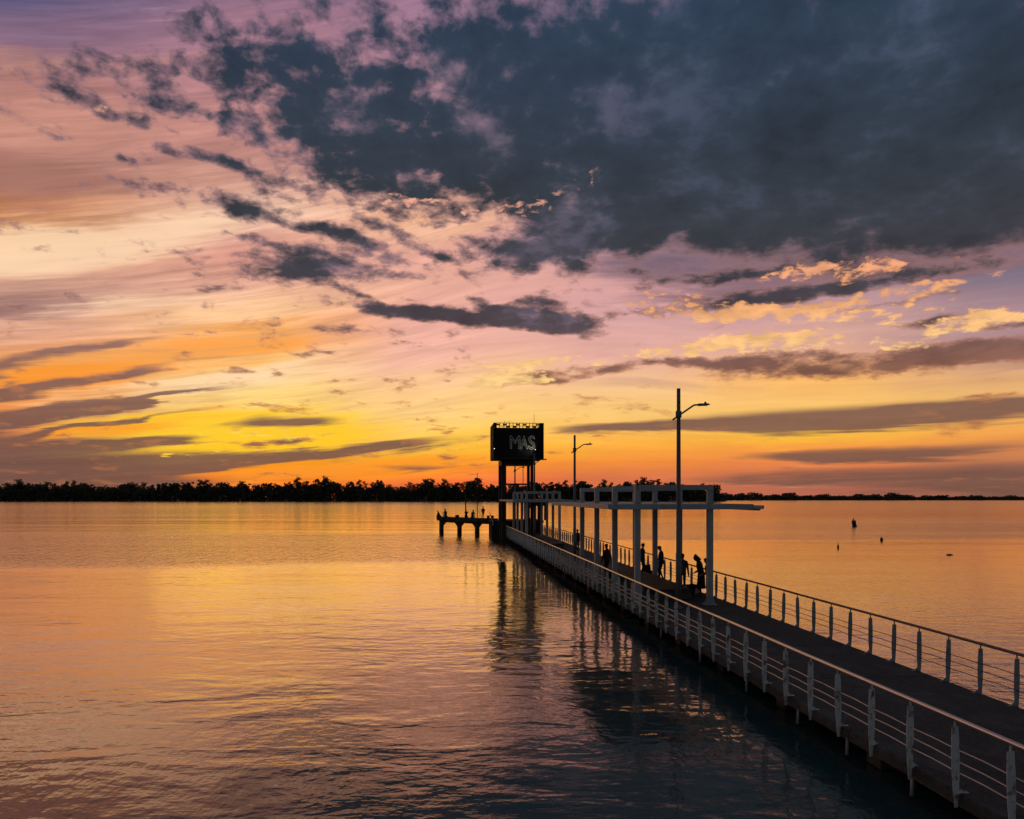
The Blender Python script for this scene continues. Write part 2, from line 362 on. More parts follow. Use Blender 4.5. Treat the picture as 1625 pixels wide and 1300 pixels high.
material('rust_leg', (0.055, 0.030, 0.024), 0.75, 0.1, 0.35, 1.0, 0.004, 25, spots=(0.025, 0.022, 0.02), spot_at=(0.45, 0.7), spot_scale=1.5)
material('bench_wood', (0.055, 0.042, 0.032), 0.75, 0, 0.3, 2.0, 0.003, 25, stretch=(6, 1, 6))
material('bench_stone', (0.10, 0.098, 0.09), 0.85, 0, 0.25, 2.0, 0.004, 25)
material('platform_stone', (0.05, 0.048, 0.042), 0.9, 0, 0.35, 0.9, 0.02, 8, spots=(0.024, 0.027, 0.02), spot_at=(0.42, 0.62), spot_scale=0.8)
material('skin', (0.30, 0.18, 0.13), 0.55, 0, 0.08, 8)
material('hair', (0.015, 0.012, 0.010), 0.6, 0, 0.3, 20)
material('dark_cloth', (0.014, 0.015, 0.018), 0.9, 0, 0.25, 6, 0.004, 20)
material('grey_cloth', (0.055, 0.06, 0.065), 0.9, 0, 0.25, 6, 0.004, 20)
material('plaid_cloth', (0.10, 0.13, 0.15), 0.9, 0, 0.35, 9, 0.004, 20, spots=(0.03, 0.035, 0.045), spot_at=(0.5, 0.55), spot_scale=14)
material('denim', (0.03, 0.055, 0.10), 0.9, 0, 0.25, 7, 0.003, 30)
material('brown_cloth', (0.05, 0.032, 0.022), 0.9, 0, 0.25, 6, 0.004, 20)
material('shoe', (0.012, 0.012, 0.012), 0.7, 0, 0.2, 9)
material('bag_white', (0.55, 0.55, 0.53), 0.6, 0, 0.1, 6)
material('bag_dark', (0.02, 0.022, 0.026), 0.75, 0, 0.2, 8, 0.003, 30)
material('buoy_paint', (0.018, 0.02, 0.018), 0.6, 0, 0.3, 2, 0.003, 12)
material('driftwood', (0.03, 0.024, 0.018), 0.9, 0, 0.3, 2, 0.02, 6)
material('bark', (0.05, 0.042, 0.034), 0.95, 0, 0.3, 1.0)
material('bank_soil', (0.045, 0.042, 0.028), 0.95, 0, 0.3, 0.05, 0.1, 0.4)

def leaf_material(name, col):
    m = bpy.data.materials.new(name)
    m.use_nodes = True
    q = G(m.node_tree)
    oi = q.n('ShaderNodeObjectInfo')
    ge = q.n('ShaderNodeNewGeometry')
    n = q.noise(ge.outputs['Position'], 0.35, 3.0, 0.6, 0.0, '3D')
    c = q.dim(tuple(col) + (1.0,), q.mul(q.lr(n, 0.3, 0.7, 0.6, 1.4), q.lr(oi.outputs['Random'], 0.0, 1.0, 0.7, 1.25)))
    bs = q.n('ShaderNodeBsdfPrincipled')
    q.put(bs.inputs['Base Color'], c)
    bs.inputs['Roughness'].default_value = 0.8
    bs.inputs['Specular IOR Level'].default_value = 0.2
    tr = q.n('ShaderNodeBsdfTranslucent')
    q.put(tr.inputs['Color'], c)
    mx = q.n('ShaderNodeMixShader')
    mx.inputs[0].default_value = 0.35
    q.nt.links.new(bs.outputs[0], mx.inputs[1])
    q.nt.links.new(tr.outputs[0], mx.inputs[2])
    bs = mx
    o = q.n('ShaderNodeOutputMaterial')
    q.nt.links.new(bs.outputs[0], o.inputs[0])
    MATS[name] = m
leaf_material('leaf_dark', (0.100, 0.105, 0.062))
leaf_material('leaf_olive', (0.120, 0.108, 0.062))

def lamp_material(name, col, strength):
    m = bpy.data.materials.new(name)
    m.use_nodes = True
    q = G(m.node_tree)
    e = q.n('ShaderNodeEmission')
    e.inputs[0].default_value = tuple(col) + (1.0,)
    e.inputs[1].default_value = strength
    o = q.n('ShaderNodeOutputMaterial')
    q.nt.links.new(e.outputs[0], o.inputs[0])
    MATS[name] = m
lamp_material('spot_glow', (1.0, 0.96, 0.85), 1.8)

# ================================================================== helpers
PHI = math.atan((812.5 - 695.0) / 1250)
CP, SP = math.cos(PHI), math.sin(PHI)
def pw(l, s, z=0.0):
    """pier frame (metres across, metres along) -> world"""
    return Vector((l * CP - s * SP, l * SP + s * CP, z))

def MX(loc=(0, 0, 0), rot=(0, 0, 0), scale=(1, 1, 1)):
    return Matrix.LocRotScale(Vector(loc), Euler(rot), Vector(scale))

def add_box(bm, c, d, rot=(0, 0, 0), bevel=0.0):
    r = bmesh.ops.create_cube(bm, size=1.0, matrix=MX(c, rot, d))
    if bevel:
        es = list({e for v in r['verts'] for e in v.link_edges})
        bmesh.ops.bevel(bm, geom=es, offset=bevel, segments=1, affect='EDGES')

def add_tube(bm, pts, rad, seg=8, cap=True):
    """tube through points; rad number or list"""
    n = len(pts)
    pts = [Vector(p) for p in pts]
    rads = rad if isinstance(rad, (list, tuple)) else [rad] * n
    rings = []
    for i, p in enumerate(pts):
        d = (pts[min(i + 1, n - 1)] - pts[max(i - 1, 0)]).normalized()
        up = Vector((0, 0, 1)) if abs(d.z) < 0.95 else Vector((0, 1, 0))
        a = d.cross(up).normalized()
        b = a.cross(d).normalized()
        rings.append([bm.verts.new(p + (a * math.cos(t) + b * math.sin(t)) * rads[i]) for t in [2 * math.pi * k / seg for k in range(seg)]])
    for r0, r1 in zip(rings, rings[1:]):
        for k in range(seg):
            f = bm.faces.new((r0[k], r0[(k + 1) % seg], r1[(k + 1) % seg], r1[k]))
            f.smooth = True
    if cap:
        bm.faces.new(rings[0][::-1])
        bm.faces.new(rings[-1])

def add_lathe(bm, prof, seg=12, m=None):
    rings = []
    for r, z in prof:
        rings.append([bm.verts.new((r * math.cos(2 * math.pi * k / seg), r * math.sin(2 * math.pi * k / seg), z)) for k in range(seg)])
    for r0, r1 in zip(rings, rings[1:]):
        for k in range(seg):
            bm.faces.new((r0[k], r0[(k + 1) % seg], r1[(k + 1) % seg], r1[k])).smooth = True
    bm.faces.new(rings[0][::-1])
    bm.faces.new(rings[-1])
    if m is not None:
        bmesh.ops.transform(bm, matrix=m, verts=[v for r in rings for v in r])

def add_prism(bm, poly, y0, y1):
    """polygon in the x-z plane given thickness along y"""
    a = [bm.verts.new((x, y0, z)) for x, z in poly]
    b = [bm.verts.new((x, y1, z)) for x, z in poly]
    n = len(poly)
    bm.faces.new(a)
    bm.faces.new(b[::-1])
    for i in range(n):
        bm.faces.new((a[i], b[i], b[(i + 1) % n], a[(i + 1) % n]))

def mesh_of(name, fn):
    bm = bmesh.new()
    fn(bm)
    bmesh.ops.recalc_face_normals(bm, faces=bm.faces)
    me = bpy.data.meshes.new(name)
    bm.to_mesh(me)
    bm.free()
    return me

def obj(name, me, mat=None, parent=None, loc=(0, 0, 0), rot=(0, 0, 0), scale=(1, 1, 1)):
    o = bpy.data.objects.new(name, me)
    if mat and not me.materials:
        me.materials.append(MATS[mat])
    COL.objects.link(o)
    o.location, o.rotation_euler, o.scale = loc, rot, scale
    if parent is not None:
        o.parent = parent
    return o

def part(name, fn, mat, parent, **kw):
    return obj(name, mesh_of(name, fn), mat, parent, **kw)

def tag(o, label, cat, group=None):
    o['label'] = label
    o['category'] = cat
    if group:
        o['group'] = group
    return o

def thing(name, label, cat, loc=(0, 0, 0), rotz=0.0, group=None):
    o = bpy.data.objects.new(name, None)
    o.empty_display_size = 0.3
    COL.objects.link(o)
    o.location = loc
    o.rotation_euler = (0, 0, rotz)
    return tag(o, label, cat, group)

def dup(src, loc, rotz, label, scale=None):
    def cp(o, par):
        c = o.copy()
        COL.objects.link(c)
        c.parent = par
        for ch in kids.get(o.name, []):
            cp(ch, c)
        return c
    kids = {}
    stack = [src]
    while stack:
        o = stack.pop()
        kids[o.name] = list(o.children)
        stack += kids[o.name]
    r = cp(src, None)
    r.location = loc
    r.rotation_euler = (0, 0, rotz)
    if scale:
        r.scale = scale
    r['label'] = label
    return r

# ================================================================== water and land
def water_material():
    m = bpy.data.materials.new('river_water')
    m.use_nodes = True
    q = G(m.node_tree)
    ge = q.n('ShaderNodeNewGeometry')
    x, y, z = q.sep(ge.outputs['Position'])[:3]
    # distance from the shore the river is seen from, used only to keep ripples resolvable: none needed, all in metres
    wind = q.noise(q.xyz(q.mul(x, 0.011), q.mul(y, 0.030)), 1.0, 4.0, 0.55)      # cat's paws and slicks
    slick = q.noise(q.xyz(q.mul(x, 0.0035), q.mul(y, 0.021)), 1.0, 4.0, 0.6)
    side = q.sm(x, -4.0, 14.0)
    zl = q.mul(q.sm(y, 50.0, 68.0), q.sm(y, 128.0, 96.0))
    zr = q.m('MAXIMUM', q.mul(q.sm(y, 84.0, 100.0), q.sm(y, 230.0, 140.0)), q.mul(q.sm(y, 52.0, 36.0), 0.62))
    zone = q.add(q.mul(zl, q.sub(1.0, side)), q.mul(zr, side))
    rough_zone = q.sm(q.add(q.mul(zone, 0.62), q.mul(q.sub(wind, 0.5), 1.3)), 0.16, 0.62)   # breeze on the water, slicks between
    calm = q.sm(slick, 0.38, 0.62)
    ripple = q.noise(q.xyz(q.mul(x, 1.7), q.mul(y, 2.3)), 1.0, 3.0, 0.5)
    fleck = q.noise(q.xyz(q.mul(x, 1.7), q.mul(y, 0.45)), 1.0, 3.0, 0.6)
    chop = q.noise(q.xyz(q.mul(x, 0.30), q.mul(y, 0.62)), 1.0, 3.0, 0.5, 0.4)
    swell = q.noise(q.xyz(q.mul(x, 0.07), q.mul(y, 0.12)), 1.0, 2.0, 0.5)
    reach = q.noise(q.xyz(q.mul(x, 0.004), q.mul(y, 0.035)), 1.0, 3.0, 0.5)
    shelter_ = q.lr(y, 70.0, 420.0, 1.0, 0.4)           # the open reach towards the far bank lies glassier
    patch = q.sm(q.noise(q.xyz(q.mul(x, 0.10), q.mul(y, 0.17)), 1.0, 3.0, 0.55), 0.48, 0.66)
    patch = q.mul(patch, q.sm(y, 44.0, 26.0))
    h = q.mul(ripple, q.add(q.mad(rough_zone, 0.018, 0.011), q.mul(patch, 0.010)))
    h = q.mad(chop, q.add(q.mad(calm, 0.016, 0.016), q.mul(patch, 0.026)), h)
    h = q.mad(fleck, q.mul(rough_zone, 0.13), h)
    h = q.mad(swell, 0.03, h)
    h = q.mul(h, shelter_)
    h = q.mad(reach, 0.22, h)
    bn = q.n('ShaderNodeBump')
    bn.inputs['Strength'].default_value = 1.0
    bn.inputs['Distance'].default_value = 1.0
    q.put(bn.inputs['Height'], h)
    # muddy river: warm-tinted mirror over a dark silty body, mirror share rising towards grazing view
    cosv = q.m('ABSOLUTE', q.vm('DOT_PRODUCT', bn.outputs[0], ge.outputs['Incoming']))
    fac = q.m('MULTIPLY_ADD', q.m('POWER', q.m('SUBTRACT', 1.0, cosv, clamp=True), 4.3), 1.3, 0.010, clamp=True)
    body = q.n('ShaderNodeBsdfDiffuse')
    body.inputs[0].default_value = (0.030, 0.085, 0.086, 1)
    gl = q.n('ShaderNodeBsdfGlossy', distribution='MULTI_GGX')
    gl.inputs[0].default_value = (1.0, 0.83, 0.71, 1)
    q.put(gl.inputs['Roughness'], q.lr(y, 60.0, 380.0, 0.08, 0.13))
    q.put(gl.inputs['Normal'], bn.outputs[0])
    ms = q.n('ShaderNodeMixShader')
    q.put(ms.inputs[0], fac)
    q.nt.links.new(body.outputs[0], ms.inputs[1])
    q.nt.links.new(gl.outputs[0], ms.inputs[2])
    o = q.n('ShaderNodeOutputMaterial')
    q.nt.links.new(ms.outputs[0], o.inputs[0])
    MATS['river_water'] = m
water_material()

def sheet(pts, z):
    def f(bm):
        bm.faces.new([bm.verts.new((x, y, z)) for x, y in pts])
    return f
water = obj('river_water', mesh_of('river_water', sheet([(-4000, -600), (4000, -600), (4000, 4000), (-4000, 4000)], 0.0)), 'river_water')
water['kind'] = 'structure'

SHORE = [(-1500, 830), (-700, 818), (-300, 812), (60, 812), (190, 818), (232, 850), (250, 1010), (320, 1088), (600, 1092), (1600, 1110)]
def shore_y(x):
    for (x0, y0), (x1, y1) in zip(SHORE, SHORE[1:]):
        if x0 <= x <= x1:
            return y0 + (y1 - y0) * (x - x0) / (x1 - x0)
    return SHORE[-1][1]
def bank(bm):
    lo = [bm.verts.new((x, y, -0.6)) for x, y in SHORE]
    mid = [bm.verts.new((x, y + 3, 0.7)) for x, y in SHORE]
    hi = [bm.verts.new((x * 1.02, y + 40, 1.1)) for x, y in SHORE]
    far = [bm.verts.new((x * 3.0, 4200, 1.2)) for x, y in SHORE]
    for a, b in ((lo, mid), (mid, hi), (hi, far)):
        for i in range(len(SHORE) - 1):
            bm.faces.new((a[i], a[i + 1], b[i + 1], b[i]))
land = obj('far_bank', mesh_of('far_bank', bank), 'bank_soil')
land['kind'] = 'structure'

# ================================================================== pier
DECK = 0.72
L0, L1 = 7.85, 12.30
S_NEAR, S_END = 2.0, 94.6
pier = thing('pier', 'long straight concrete pier running out over the river', 'pier', pw(0, 0), PHI)
slab_len = 4.15
slab_me = mesh_of('deck_slab', lambda bm: add_box(bm, (0, 0, -0.09), (L1 - L0, slab_len - 0.018, 0.18), bevel=0.008))
k = 0
s = S_NEAR
while s < S_END - 0.1:
    obj('deck_slab', slab_me, 'deck_concrete', pier, loc=((L0 + L1) / 2, s + slab_len / 2, DECK + 0.003 * ((k * 7) % 3 - 1)))
    s += slab_len
    k += 1
S_END = s
for lc, nm in ((L0 + 0.75, 'edge_beam'), (L1 - 0.75, 'edge_beam'), ((L0 + L1) / 2, 'centre_beam')):
    part(nm, lambda bm: add_box(bm, (0, 0, 0), (0.26, S_END - S_NEAR - 0.04, 0.26), bevel=0.012), 'edge_concrete', pier, loc=(lc, (S_NEAR + S_END) / 2, DECK - 0.318))
for lc in (L0 + 0.10, L1 - 0.10):
    part('edge_strip', lambda bm: add_box(bm, (0, 0, 0), (0.12, S_END - S_NEAR - 0.1, 0.05), bevel=0.004), 'edge_concrete', pier, loc=(lc, (S_NEAR + S_END) / 2, DECK - 0.21))
cap_me = mesh_of('pile_cap', lambda bm: add_box(bm, (0, 0, 0), (L1 - L0 - 1.0, 0.5, 0.26), bevel=0.015))
pile_me = mesh_of('pile', lambda bm: add_tube(bm, [(0, 0, -3.0), (0, 0, 0.15)], 0.21, 10))
s = S_NEAR + slab_len
while s < S_END:
    obj('pile_cap', cap_me, 'pile_concrete', pier, loc=((L0 + L1) / 2, s, DECK - 0.572))
    for lc in (L0 + 0.75, L1 - 0.75):
        obj('pile', pile_me, 'pile_concrete', pier, loc=(lc, s, 0.1))
    s += slab_len
drain_me = mesh_of('drain_pipe', lambda bm: add_tube(bm, [(0, 0, -0.33), (0, 0, 0)], 0.03, 8))
for s in (12.5, 14.6, 16.7, 19.6, 23.2, 27.4):
    obj('drain_pipe', drain_me, 'mid_grey', pier, loc=(L0 + 0.06, s, DECK - 0.20), rot=(0, R(3), 0))

# ------------------------------------------------------------------ railings
def post_mesh(bm):
    # flat lens-shaped plate standing across the pier, narrow tail below the foot plate
    prof = [(-0.22, 0.022), (-0.12, 0.026), (-0.04, 0.036), (0.08, 0.046), (0.28, 0.058), (0.52, 0.063), (0.76, 0.059), (0.92, 0.052), (1.00, 0.048)]
    poly = [(-w * 0.95 - 0.006, z) for z, w in prof] + [(w, z) for z, w in reversed(prof)]
    add_prism(bm, poly, -0.007, 0.007)
def tab_mesh(bm):
    add_box(bm, (0.0, 0, 1.035), (0.03, 0.012, 0.09))
def foot_mesh(bm):
    add_box(bm, (0.09, 0, -0.004), (0.20, 0.07, 0.012))
    add_prism(bm, [(0.03, 0.003), (0.14, 0.003), (0.035, 0.09)], -0.004, 0.004)
post_me, tab_me, foot_me = mesh_of('post', post_mesh), mesh_of('rail_tab', tab_mesh), mesh_of('foot_plate', foot_mesh)
post_me2, tab_me2, foot_me2 = post_me.copy(), tab_me.copy(), foot_me.copy()
RAIL_Z = DECK + 1.115
def railing(label, l, s0, step, s1, side):
    t = thing('railing', label, 'railing', pw(l, 0, 0), PHI, 'railings of the pier')
    rnd = random.Random(int(l * 10))
    s = s0
    ss = []
    while s < s1:
        ss.append(s)
        pm = 'white_paint' if side > 0 else 'mid_grey'  # right-hand posts get a darker grey than the white left-hand ones
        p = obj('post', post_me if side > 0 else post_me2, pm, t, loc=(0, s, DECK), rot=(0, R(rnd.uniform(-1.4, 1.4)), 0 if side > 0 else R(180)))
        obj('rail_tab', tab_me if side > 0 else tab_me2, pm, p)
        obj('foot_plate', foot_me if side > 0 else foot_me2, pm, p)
        s += step
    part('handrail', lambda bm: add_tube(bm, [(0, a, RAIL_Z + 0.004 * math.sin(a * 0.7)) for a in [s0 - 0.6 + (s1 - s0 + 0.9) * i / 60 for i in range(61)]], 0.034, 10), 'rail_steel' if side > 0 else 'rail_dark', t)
    for h in (0.33, 0.50, 0.67):
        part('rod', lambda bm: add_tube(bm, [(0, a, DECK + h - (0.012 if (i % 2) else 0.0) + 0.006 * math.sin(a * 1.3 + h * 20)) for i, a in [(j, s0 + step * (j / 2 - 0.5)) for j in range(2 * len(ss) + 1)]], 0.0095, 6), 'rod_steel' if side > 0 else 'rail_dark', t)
    return t
railing('white railing with rusty lens-shaped posts on the near left pier edge', 7.80, 10.06 - 1.17 * 6, 1.17, 94.0, 1)
railing('railing with dark lens-shaped posts on the far right pier edge', 12.35, 15.8 - 1.145 * 11, 1.145, 94.0, -1)

# ------------------------------------------------------------------ canopy shelters
CZ0, CZ1 = DECK + 3.96, DECK + 4.16          # canopy slab
PT = DECK + 4.96                              # top of portals
PA, PB = 8.17, 11.24
def shelter(label, s0, step, n):
    t = thing('canopy_shelter', label, 'shelter', pw(0, s0, 0), PHI, 'shelters on the pier')
    col_me = mesh_of('column', lambda bm: add_box(bm, (0, 0, (PT - 0.22 + DECK) / 2), (0.23, 0.23, PT - 0.22 - DECK), bevel=0.012))
    beam_me = mesh_of('beam', lambda bm: add_box(bm, ((PA + PB) / 2, 0, PT - 0.108), (PB - PA + 0.23, 0.232, 0.212), bevel=0.012))
    def base(bm):
        add_box(bm, (0, 0, 0.012), (0.52, 0.52, 0.024))
        for a in range(4):
            add_prism(bm, [(0.113, 0.02), (0.24, 0.02), (0.125, 0.34), (0.113, 0.34)], -0.012, 0.012)
            bmesh.ops.rotate(bm, verts=bm.verts, cent=(0, 0, 0), matrix=Matrix.Rotation(math.pi / 2, 3, 'Z'))
    base_me = mesh_of('base_plate', base)
    def joint(bm):
        add_box(bm, (0, 0, 0), (0.34, 0.30, 0.03))
        for sx in (-0.14, 0.14):
            for sy in (-0.125, 0.125):
                add_box(bm, (sx, sy, 0.022), (0.035, 0.035, 0.024))
    joint_me = mesh_of('joint_plate', joint)
    for i in range(n):
        p = obj('portal_frame', beam_me, 'canopy_paint', t, loc=(0, i * step, 0))
        for l in (PA, PB):
            obj('column', col_me, 'canopy_paint', p, loc=(l, 0, 0))
            obj('base_plate', base_me, 'canopy_paint', p, loc=(l, 0, DECK + 0.003))
            obj('joint_plate', joint_me, 'canopy_paint', p, loc=(l, 0, CZ1 + 0.06))
    ln = (n - 1) * step
    y0, y1 = -0.2, ln + 3.4
    cx0, cx1 = 6.95, 13.0
    # roof of long sheets between portals
    m = 8
    for i in range(m):
        w = (y1 - y0) / m
        part('roof_sheet', lambda bm: add_box(bm, (0, 0, 0), (cx1 - cx0 - 0.1, w - 0.012, 0.06), bevel=0.005), 'canopy_paint', t, loc=((cx0 + cx1) / 2, y0 + w * (i + 0.5), CZ1 - 0.05 + 0.002 * (i % 2)))
    part('fascia', lambda bm: add_box(bm, (0, 0, 0), (cx1 - cx0, 0.05, 0.22), bevel=0.006), 'canopy_paint', t, loc=((cx0 + cx1) / 2, y0 - 0.03, (CZ0 + CZ1) / 2 - 0.005))
    part('fascia', lambda bm: add_box(bm, (0, 0, 0), (cx1 - cx0, 0.05, 0.22), bevel=0.006), 'canopy_paint', t, loc=((cx0 + cx1) / 2, y1 + 0.03, (CZ0 + CZ1) / 2 - 0.005))
    for c in (cx0 - 0.02, cx1 + 0.02):
        part('fascia', lambda bm: add_box(bm, (0, 0, 0), (0.05, y1 - y0 - 0.004, 0.20), bevel=0.006), 'canopy_paint', t, loc=(c, (y0 + y1) / 2, (CZ0 + CZ1) / 2))
    def gut(bm):
        add_prism(bm, [(0, 0), (0.42, 0.0), (0.42, 0.15), (0.36, 0.15), (0.36, 0.05), (0.0, 0.05)], y0 - 0.05, y1)
        add_prism(bm, [(0.02, -0.004), (0.34, -0.004), (0.30, -0.07), (0.24, -0.07)], y0 + 0.1, y1 - 0.1)
    part('gutter', gut, 'canopy_paint', t, loc=(cx1 + 0.05, 0, CZ0))
    for i in range(n):
        part('roof_joist', lambda bm: add_box(bm, (0, 0, 0), (cx1 - cx0 - 0.14, 0.12, 0.11), bevel=0.006), 'canopy_paint', t, loc=((cx0 + cx1) / 2, i * step + 0.19, CZ1 - 0.14))
    return t
shelter('large pale canopy shelter with four square portal frames nearest on the pier', 31.8, 4.15, 4)
shelter('smaller looking pale canopy shelter standing just before the sign tower', 72.4, 4.2, 4)

# ------------------------------------------------------------------ street lamps
def lamp(label, l, s, h, z=DECK + 0.006):
    t = thing('street_lamp', label, 'street lamp', pw(l, s, z), PHI, 'street lamps along the pier')
    part('pole', lambda bm: add_tube(bm, [(0, 0, 0), (0, 0, 2.2), (0, 0, 2.22), (0, 0, h)], [0.115, 0.115, 0.10, 0.075], 12), 'lamp_steel', t)
    part('base_flange', lambda bm: add_lathe(bm, [(0.22, 0.002), (0.22, 0.03), (0.13, 0.05), (0.125, 0.16)], 12), 'lamp_steel', t)
    part('clamp', lambda bm: add_lathe(bm, [(0.11, h - 1.17), (0.125, h - 1.14), (0.125, h - 0.93), (0.11, h - 0.90)], 10), 'lamp_steel', t)
    a = part('arm', lambda bm: add_tube(bm, [(-0.24, 0, h - 1.26), (0, 0, h - 1.09), (0.60, 0, h - 0.68), (0.66, 0, h - 0.655), (0.86, 0, h - 0.64)], 0.036, 8), 'lamp_steel', t)
    def head(bm):
        add_prism(bm, [(0.80, h - 0.60), (0.84, h - 0.69), (1.18, h - 0.675), (1.27, h - 0.64), (1.25, h - 0.61), (1.14, h - 0.585)], -0.10, 0.10)
        add_lathe(bm, [(0.045, h - 0.592), (0.045, h - 0.53), (0.02, h - 0.515)], 8, Matrix.Translation((1.10, 0, 0)))
    part('lamp_head', head, 'lamp_steel', a)
lamp('tallest looking street lamp with bent arm beside the near canopy shelter', 9.6, 30.8, 8.8)
lamp('second street lamp standing between the two canopy shelters', 9.6, 54.9, 8.8)
lamp('third street lamp in front of the dark sign tower', 9.6, 78.2, 8.8)

# ------------------------------------------------------------------ benches
def bench(label, l, s, length, w):
    t = thing('long_bench', label, 'bench', pw(l, s, DECK), PHI, 'long benches on the pier')
    n = 5
    for i in range(n):
        part('plank', lambda bm: add_box(bm, (0, 0, 0), (w / n - 0.014, length, 0.05), bevel=0.006), 'bench_wood', t, loc=(-w / 2 + w / n * (i + 0.5), length / 2, 0.445))
    k = max(2, int(length / 2.2))
    for i in range(k):
        part('support', lambda bm: add_box(bm, (0, 0, 0), (w - 0.1, 0.5, 0.408), bevel=0.02), 'bench_stone', t, loc=(0, 0.4 + (length - 0.8) * i / (k - 1), 0.212))
    return t
bench('long dark plank bench in the middle of the near shelter', 10.25, 33.2, 11.0, 1.5)
bench('dark plank bench in the middle of the farther shelter', 9.9, 66.0, 10.0, 1.5)

# ================================================================== sign tower at the pier head
TS, TL0, TL1, TD = 86.5, 6.08, 11.67, 5.3
TB, TT = 9.33, 13.27
tw = thing('sign_tower', 'dark box sign tower on tall legs reading MAS', 'tower', pw(0, TS, 0), PHI)
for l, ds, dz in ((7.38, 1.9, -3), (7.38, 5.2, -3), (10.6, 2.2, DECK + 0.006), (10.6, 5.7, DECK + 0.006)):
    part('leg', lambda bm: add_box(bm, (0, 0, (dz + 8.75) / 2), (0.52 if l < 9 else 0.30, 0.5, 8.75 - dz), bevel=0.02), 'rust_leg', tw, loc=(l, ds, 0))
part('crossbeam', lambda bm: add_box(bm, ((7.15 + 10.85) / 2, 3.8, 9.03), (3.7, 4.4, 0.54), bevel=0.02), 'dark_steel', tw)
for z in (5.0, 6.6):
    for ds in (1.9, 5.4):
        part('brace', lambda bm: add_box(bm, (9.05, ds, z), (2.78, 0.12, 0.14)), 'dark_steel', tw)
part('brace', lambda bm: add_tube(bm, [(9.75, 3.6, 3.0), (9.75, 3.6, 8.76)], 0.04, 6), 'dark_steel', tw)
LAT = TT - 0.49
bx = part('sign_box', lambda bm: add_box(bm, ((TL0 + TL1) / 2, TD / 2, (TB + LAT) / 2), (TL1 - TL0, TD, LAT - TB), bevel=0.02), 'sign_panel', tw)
# rim of the box: side and back parapets and the open lattice along the front edge
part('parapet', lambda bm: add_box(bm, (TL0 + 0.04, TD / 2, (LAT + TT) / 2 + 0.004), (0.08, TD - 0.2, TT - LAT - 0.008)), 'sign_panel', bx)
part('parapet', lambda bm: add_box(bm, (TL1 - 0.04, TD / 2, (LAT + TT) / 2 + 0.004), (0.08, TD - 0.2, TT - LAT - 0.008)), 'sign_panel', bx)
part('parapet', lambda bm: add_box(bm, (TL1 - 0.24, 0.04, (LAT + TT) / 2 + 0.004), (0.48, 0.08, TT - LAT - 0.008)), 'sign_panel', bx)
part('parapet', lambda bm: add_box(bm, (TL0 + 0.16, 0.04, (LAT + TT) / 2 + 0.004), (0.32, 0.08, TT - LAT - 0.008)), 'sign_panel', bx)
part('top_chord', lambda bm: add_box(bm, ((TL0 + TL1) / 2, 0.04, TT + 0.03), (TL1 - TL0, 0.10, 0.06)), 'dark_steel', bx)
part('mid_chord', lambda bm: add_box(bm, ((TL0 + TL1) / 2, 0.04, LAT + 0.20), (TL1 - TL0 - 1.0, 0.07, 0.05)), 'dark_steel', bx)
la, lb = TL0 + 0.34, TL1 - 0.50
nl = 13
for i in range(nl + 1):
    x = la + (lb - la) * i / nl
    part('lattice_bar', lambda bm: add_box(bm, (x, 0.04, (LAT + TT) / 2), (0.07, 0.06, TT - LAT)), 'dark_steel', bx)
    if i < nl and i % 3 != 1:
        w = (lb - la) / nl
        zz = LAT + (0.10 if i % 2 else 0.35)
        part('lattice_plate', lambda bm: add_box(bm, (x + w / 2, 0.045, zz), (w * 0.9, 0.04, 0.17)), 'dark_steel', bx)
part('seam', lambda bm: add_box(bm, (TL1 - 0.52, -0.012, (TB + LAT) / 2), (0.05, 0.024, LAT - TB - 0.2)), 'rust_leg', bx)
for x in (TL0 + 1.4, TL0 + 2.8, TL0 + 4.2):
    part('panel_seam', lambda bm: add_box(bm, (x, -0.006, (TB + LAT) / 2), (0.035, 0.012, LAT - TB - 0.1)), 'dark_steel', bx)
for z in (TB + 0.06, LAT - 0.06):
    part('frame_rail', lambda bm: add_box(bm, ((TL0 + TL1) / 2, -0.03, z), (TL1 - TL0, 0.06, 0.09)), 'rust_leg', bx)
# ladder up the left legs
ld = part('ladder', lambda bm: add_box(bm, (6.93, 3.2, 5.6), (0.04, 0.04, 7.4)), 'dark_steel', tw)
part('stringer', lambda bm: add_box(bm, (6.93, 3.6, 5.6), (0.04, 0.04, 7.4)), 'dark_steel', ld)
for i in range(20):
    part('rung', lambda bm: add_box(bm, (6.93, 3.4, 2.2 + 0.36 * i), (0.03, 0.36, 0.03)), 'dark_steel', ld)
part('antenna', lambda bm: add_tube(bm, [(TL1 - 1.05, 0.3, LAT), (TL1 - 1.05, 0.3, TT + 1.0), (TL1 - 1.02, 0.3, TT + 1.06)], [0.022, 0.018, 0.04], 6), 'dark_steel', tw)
for x in (TL0 + 1.25, TL0 + 1.75):
    part('antenna', lambda bm: add_tube(bm, [(x, 0.3, LAT), (x, 0.3, TT + 0.32)], 0.018, 6), 'dark_steel', tw)
def letter(ch, x, z, size, w, mat='letter_tube'):
    cu = bpy.data.curves.new('letter', 'FONT')
    cu.body = ch
    cu.size = size
    cu.fill_mode = 'NONE'
    cu.bevel_depth = 0.028
    cu.bevel_resolution = 0
    cu.resolution_u = 4
    tmp = bpy.data.objects.new('letter', cu)
    COL.objects.link(tmp)
    dg = bpy.context.evaluated_depsgraph_get()
    me = bpy.data.meshes.new_from_object(tmp.evaluated_get(dg))
    bpy.data.objects.remove(tmp)
    me.materials.clear()
    x0, x1 = min(v.co.x for v in me.vertices), max(v.co.x for v in me.vertices)
    y0 = min(v.co.y for v in me.vertices)
    k = w / (x1 - x0)
    for v in me.vertices:
        v.co.x = (v.co.x - x0) * k
        v.co.y -= y0
    return obj('letter', me, mat, bx, loc=(x, -0.05, z), rot=(R(90), 0, 0))
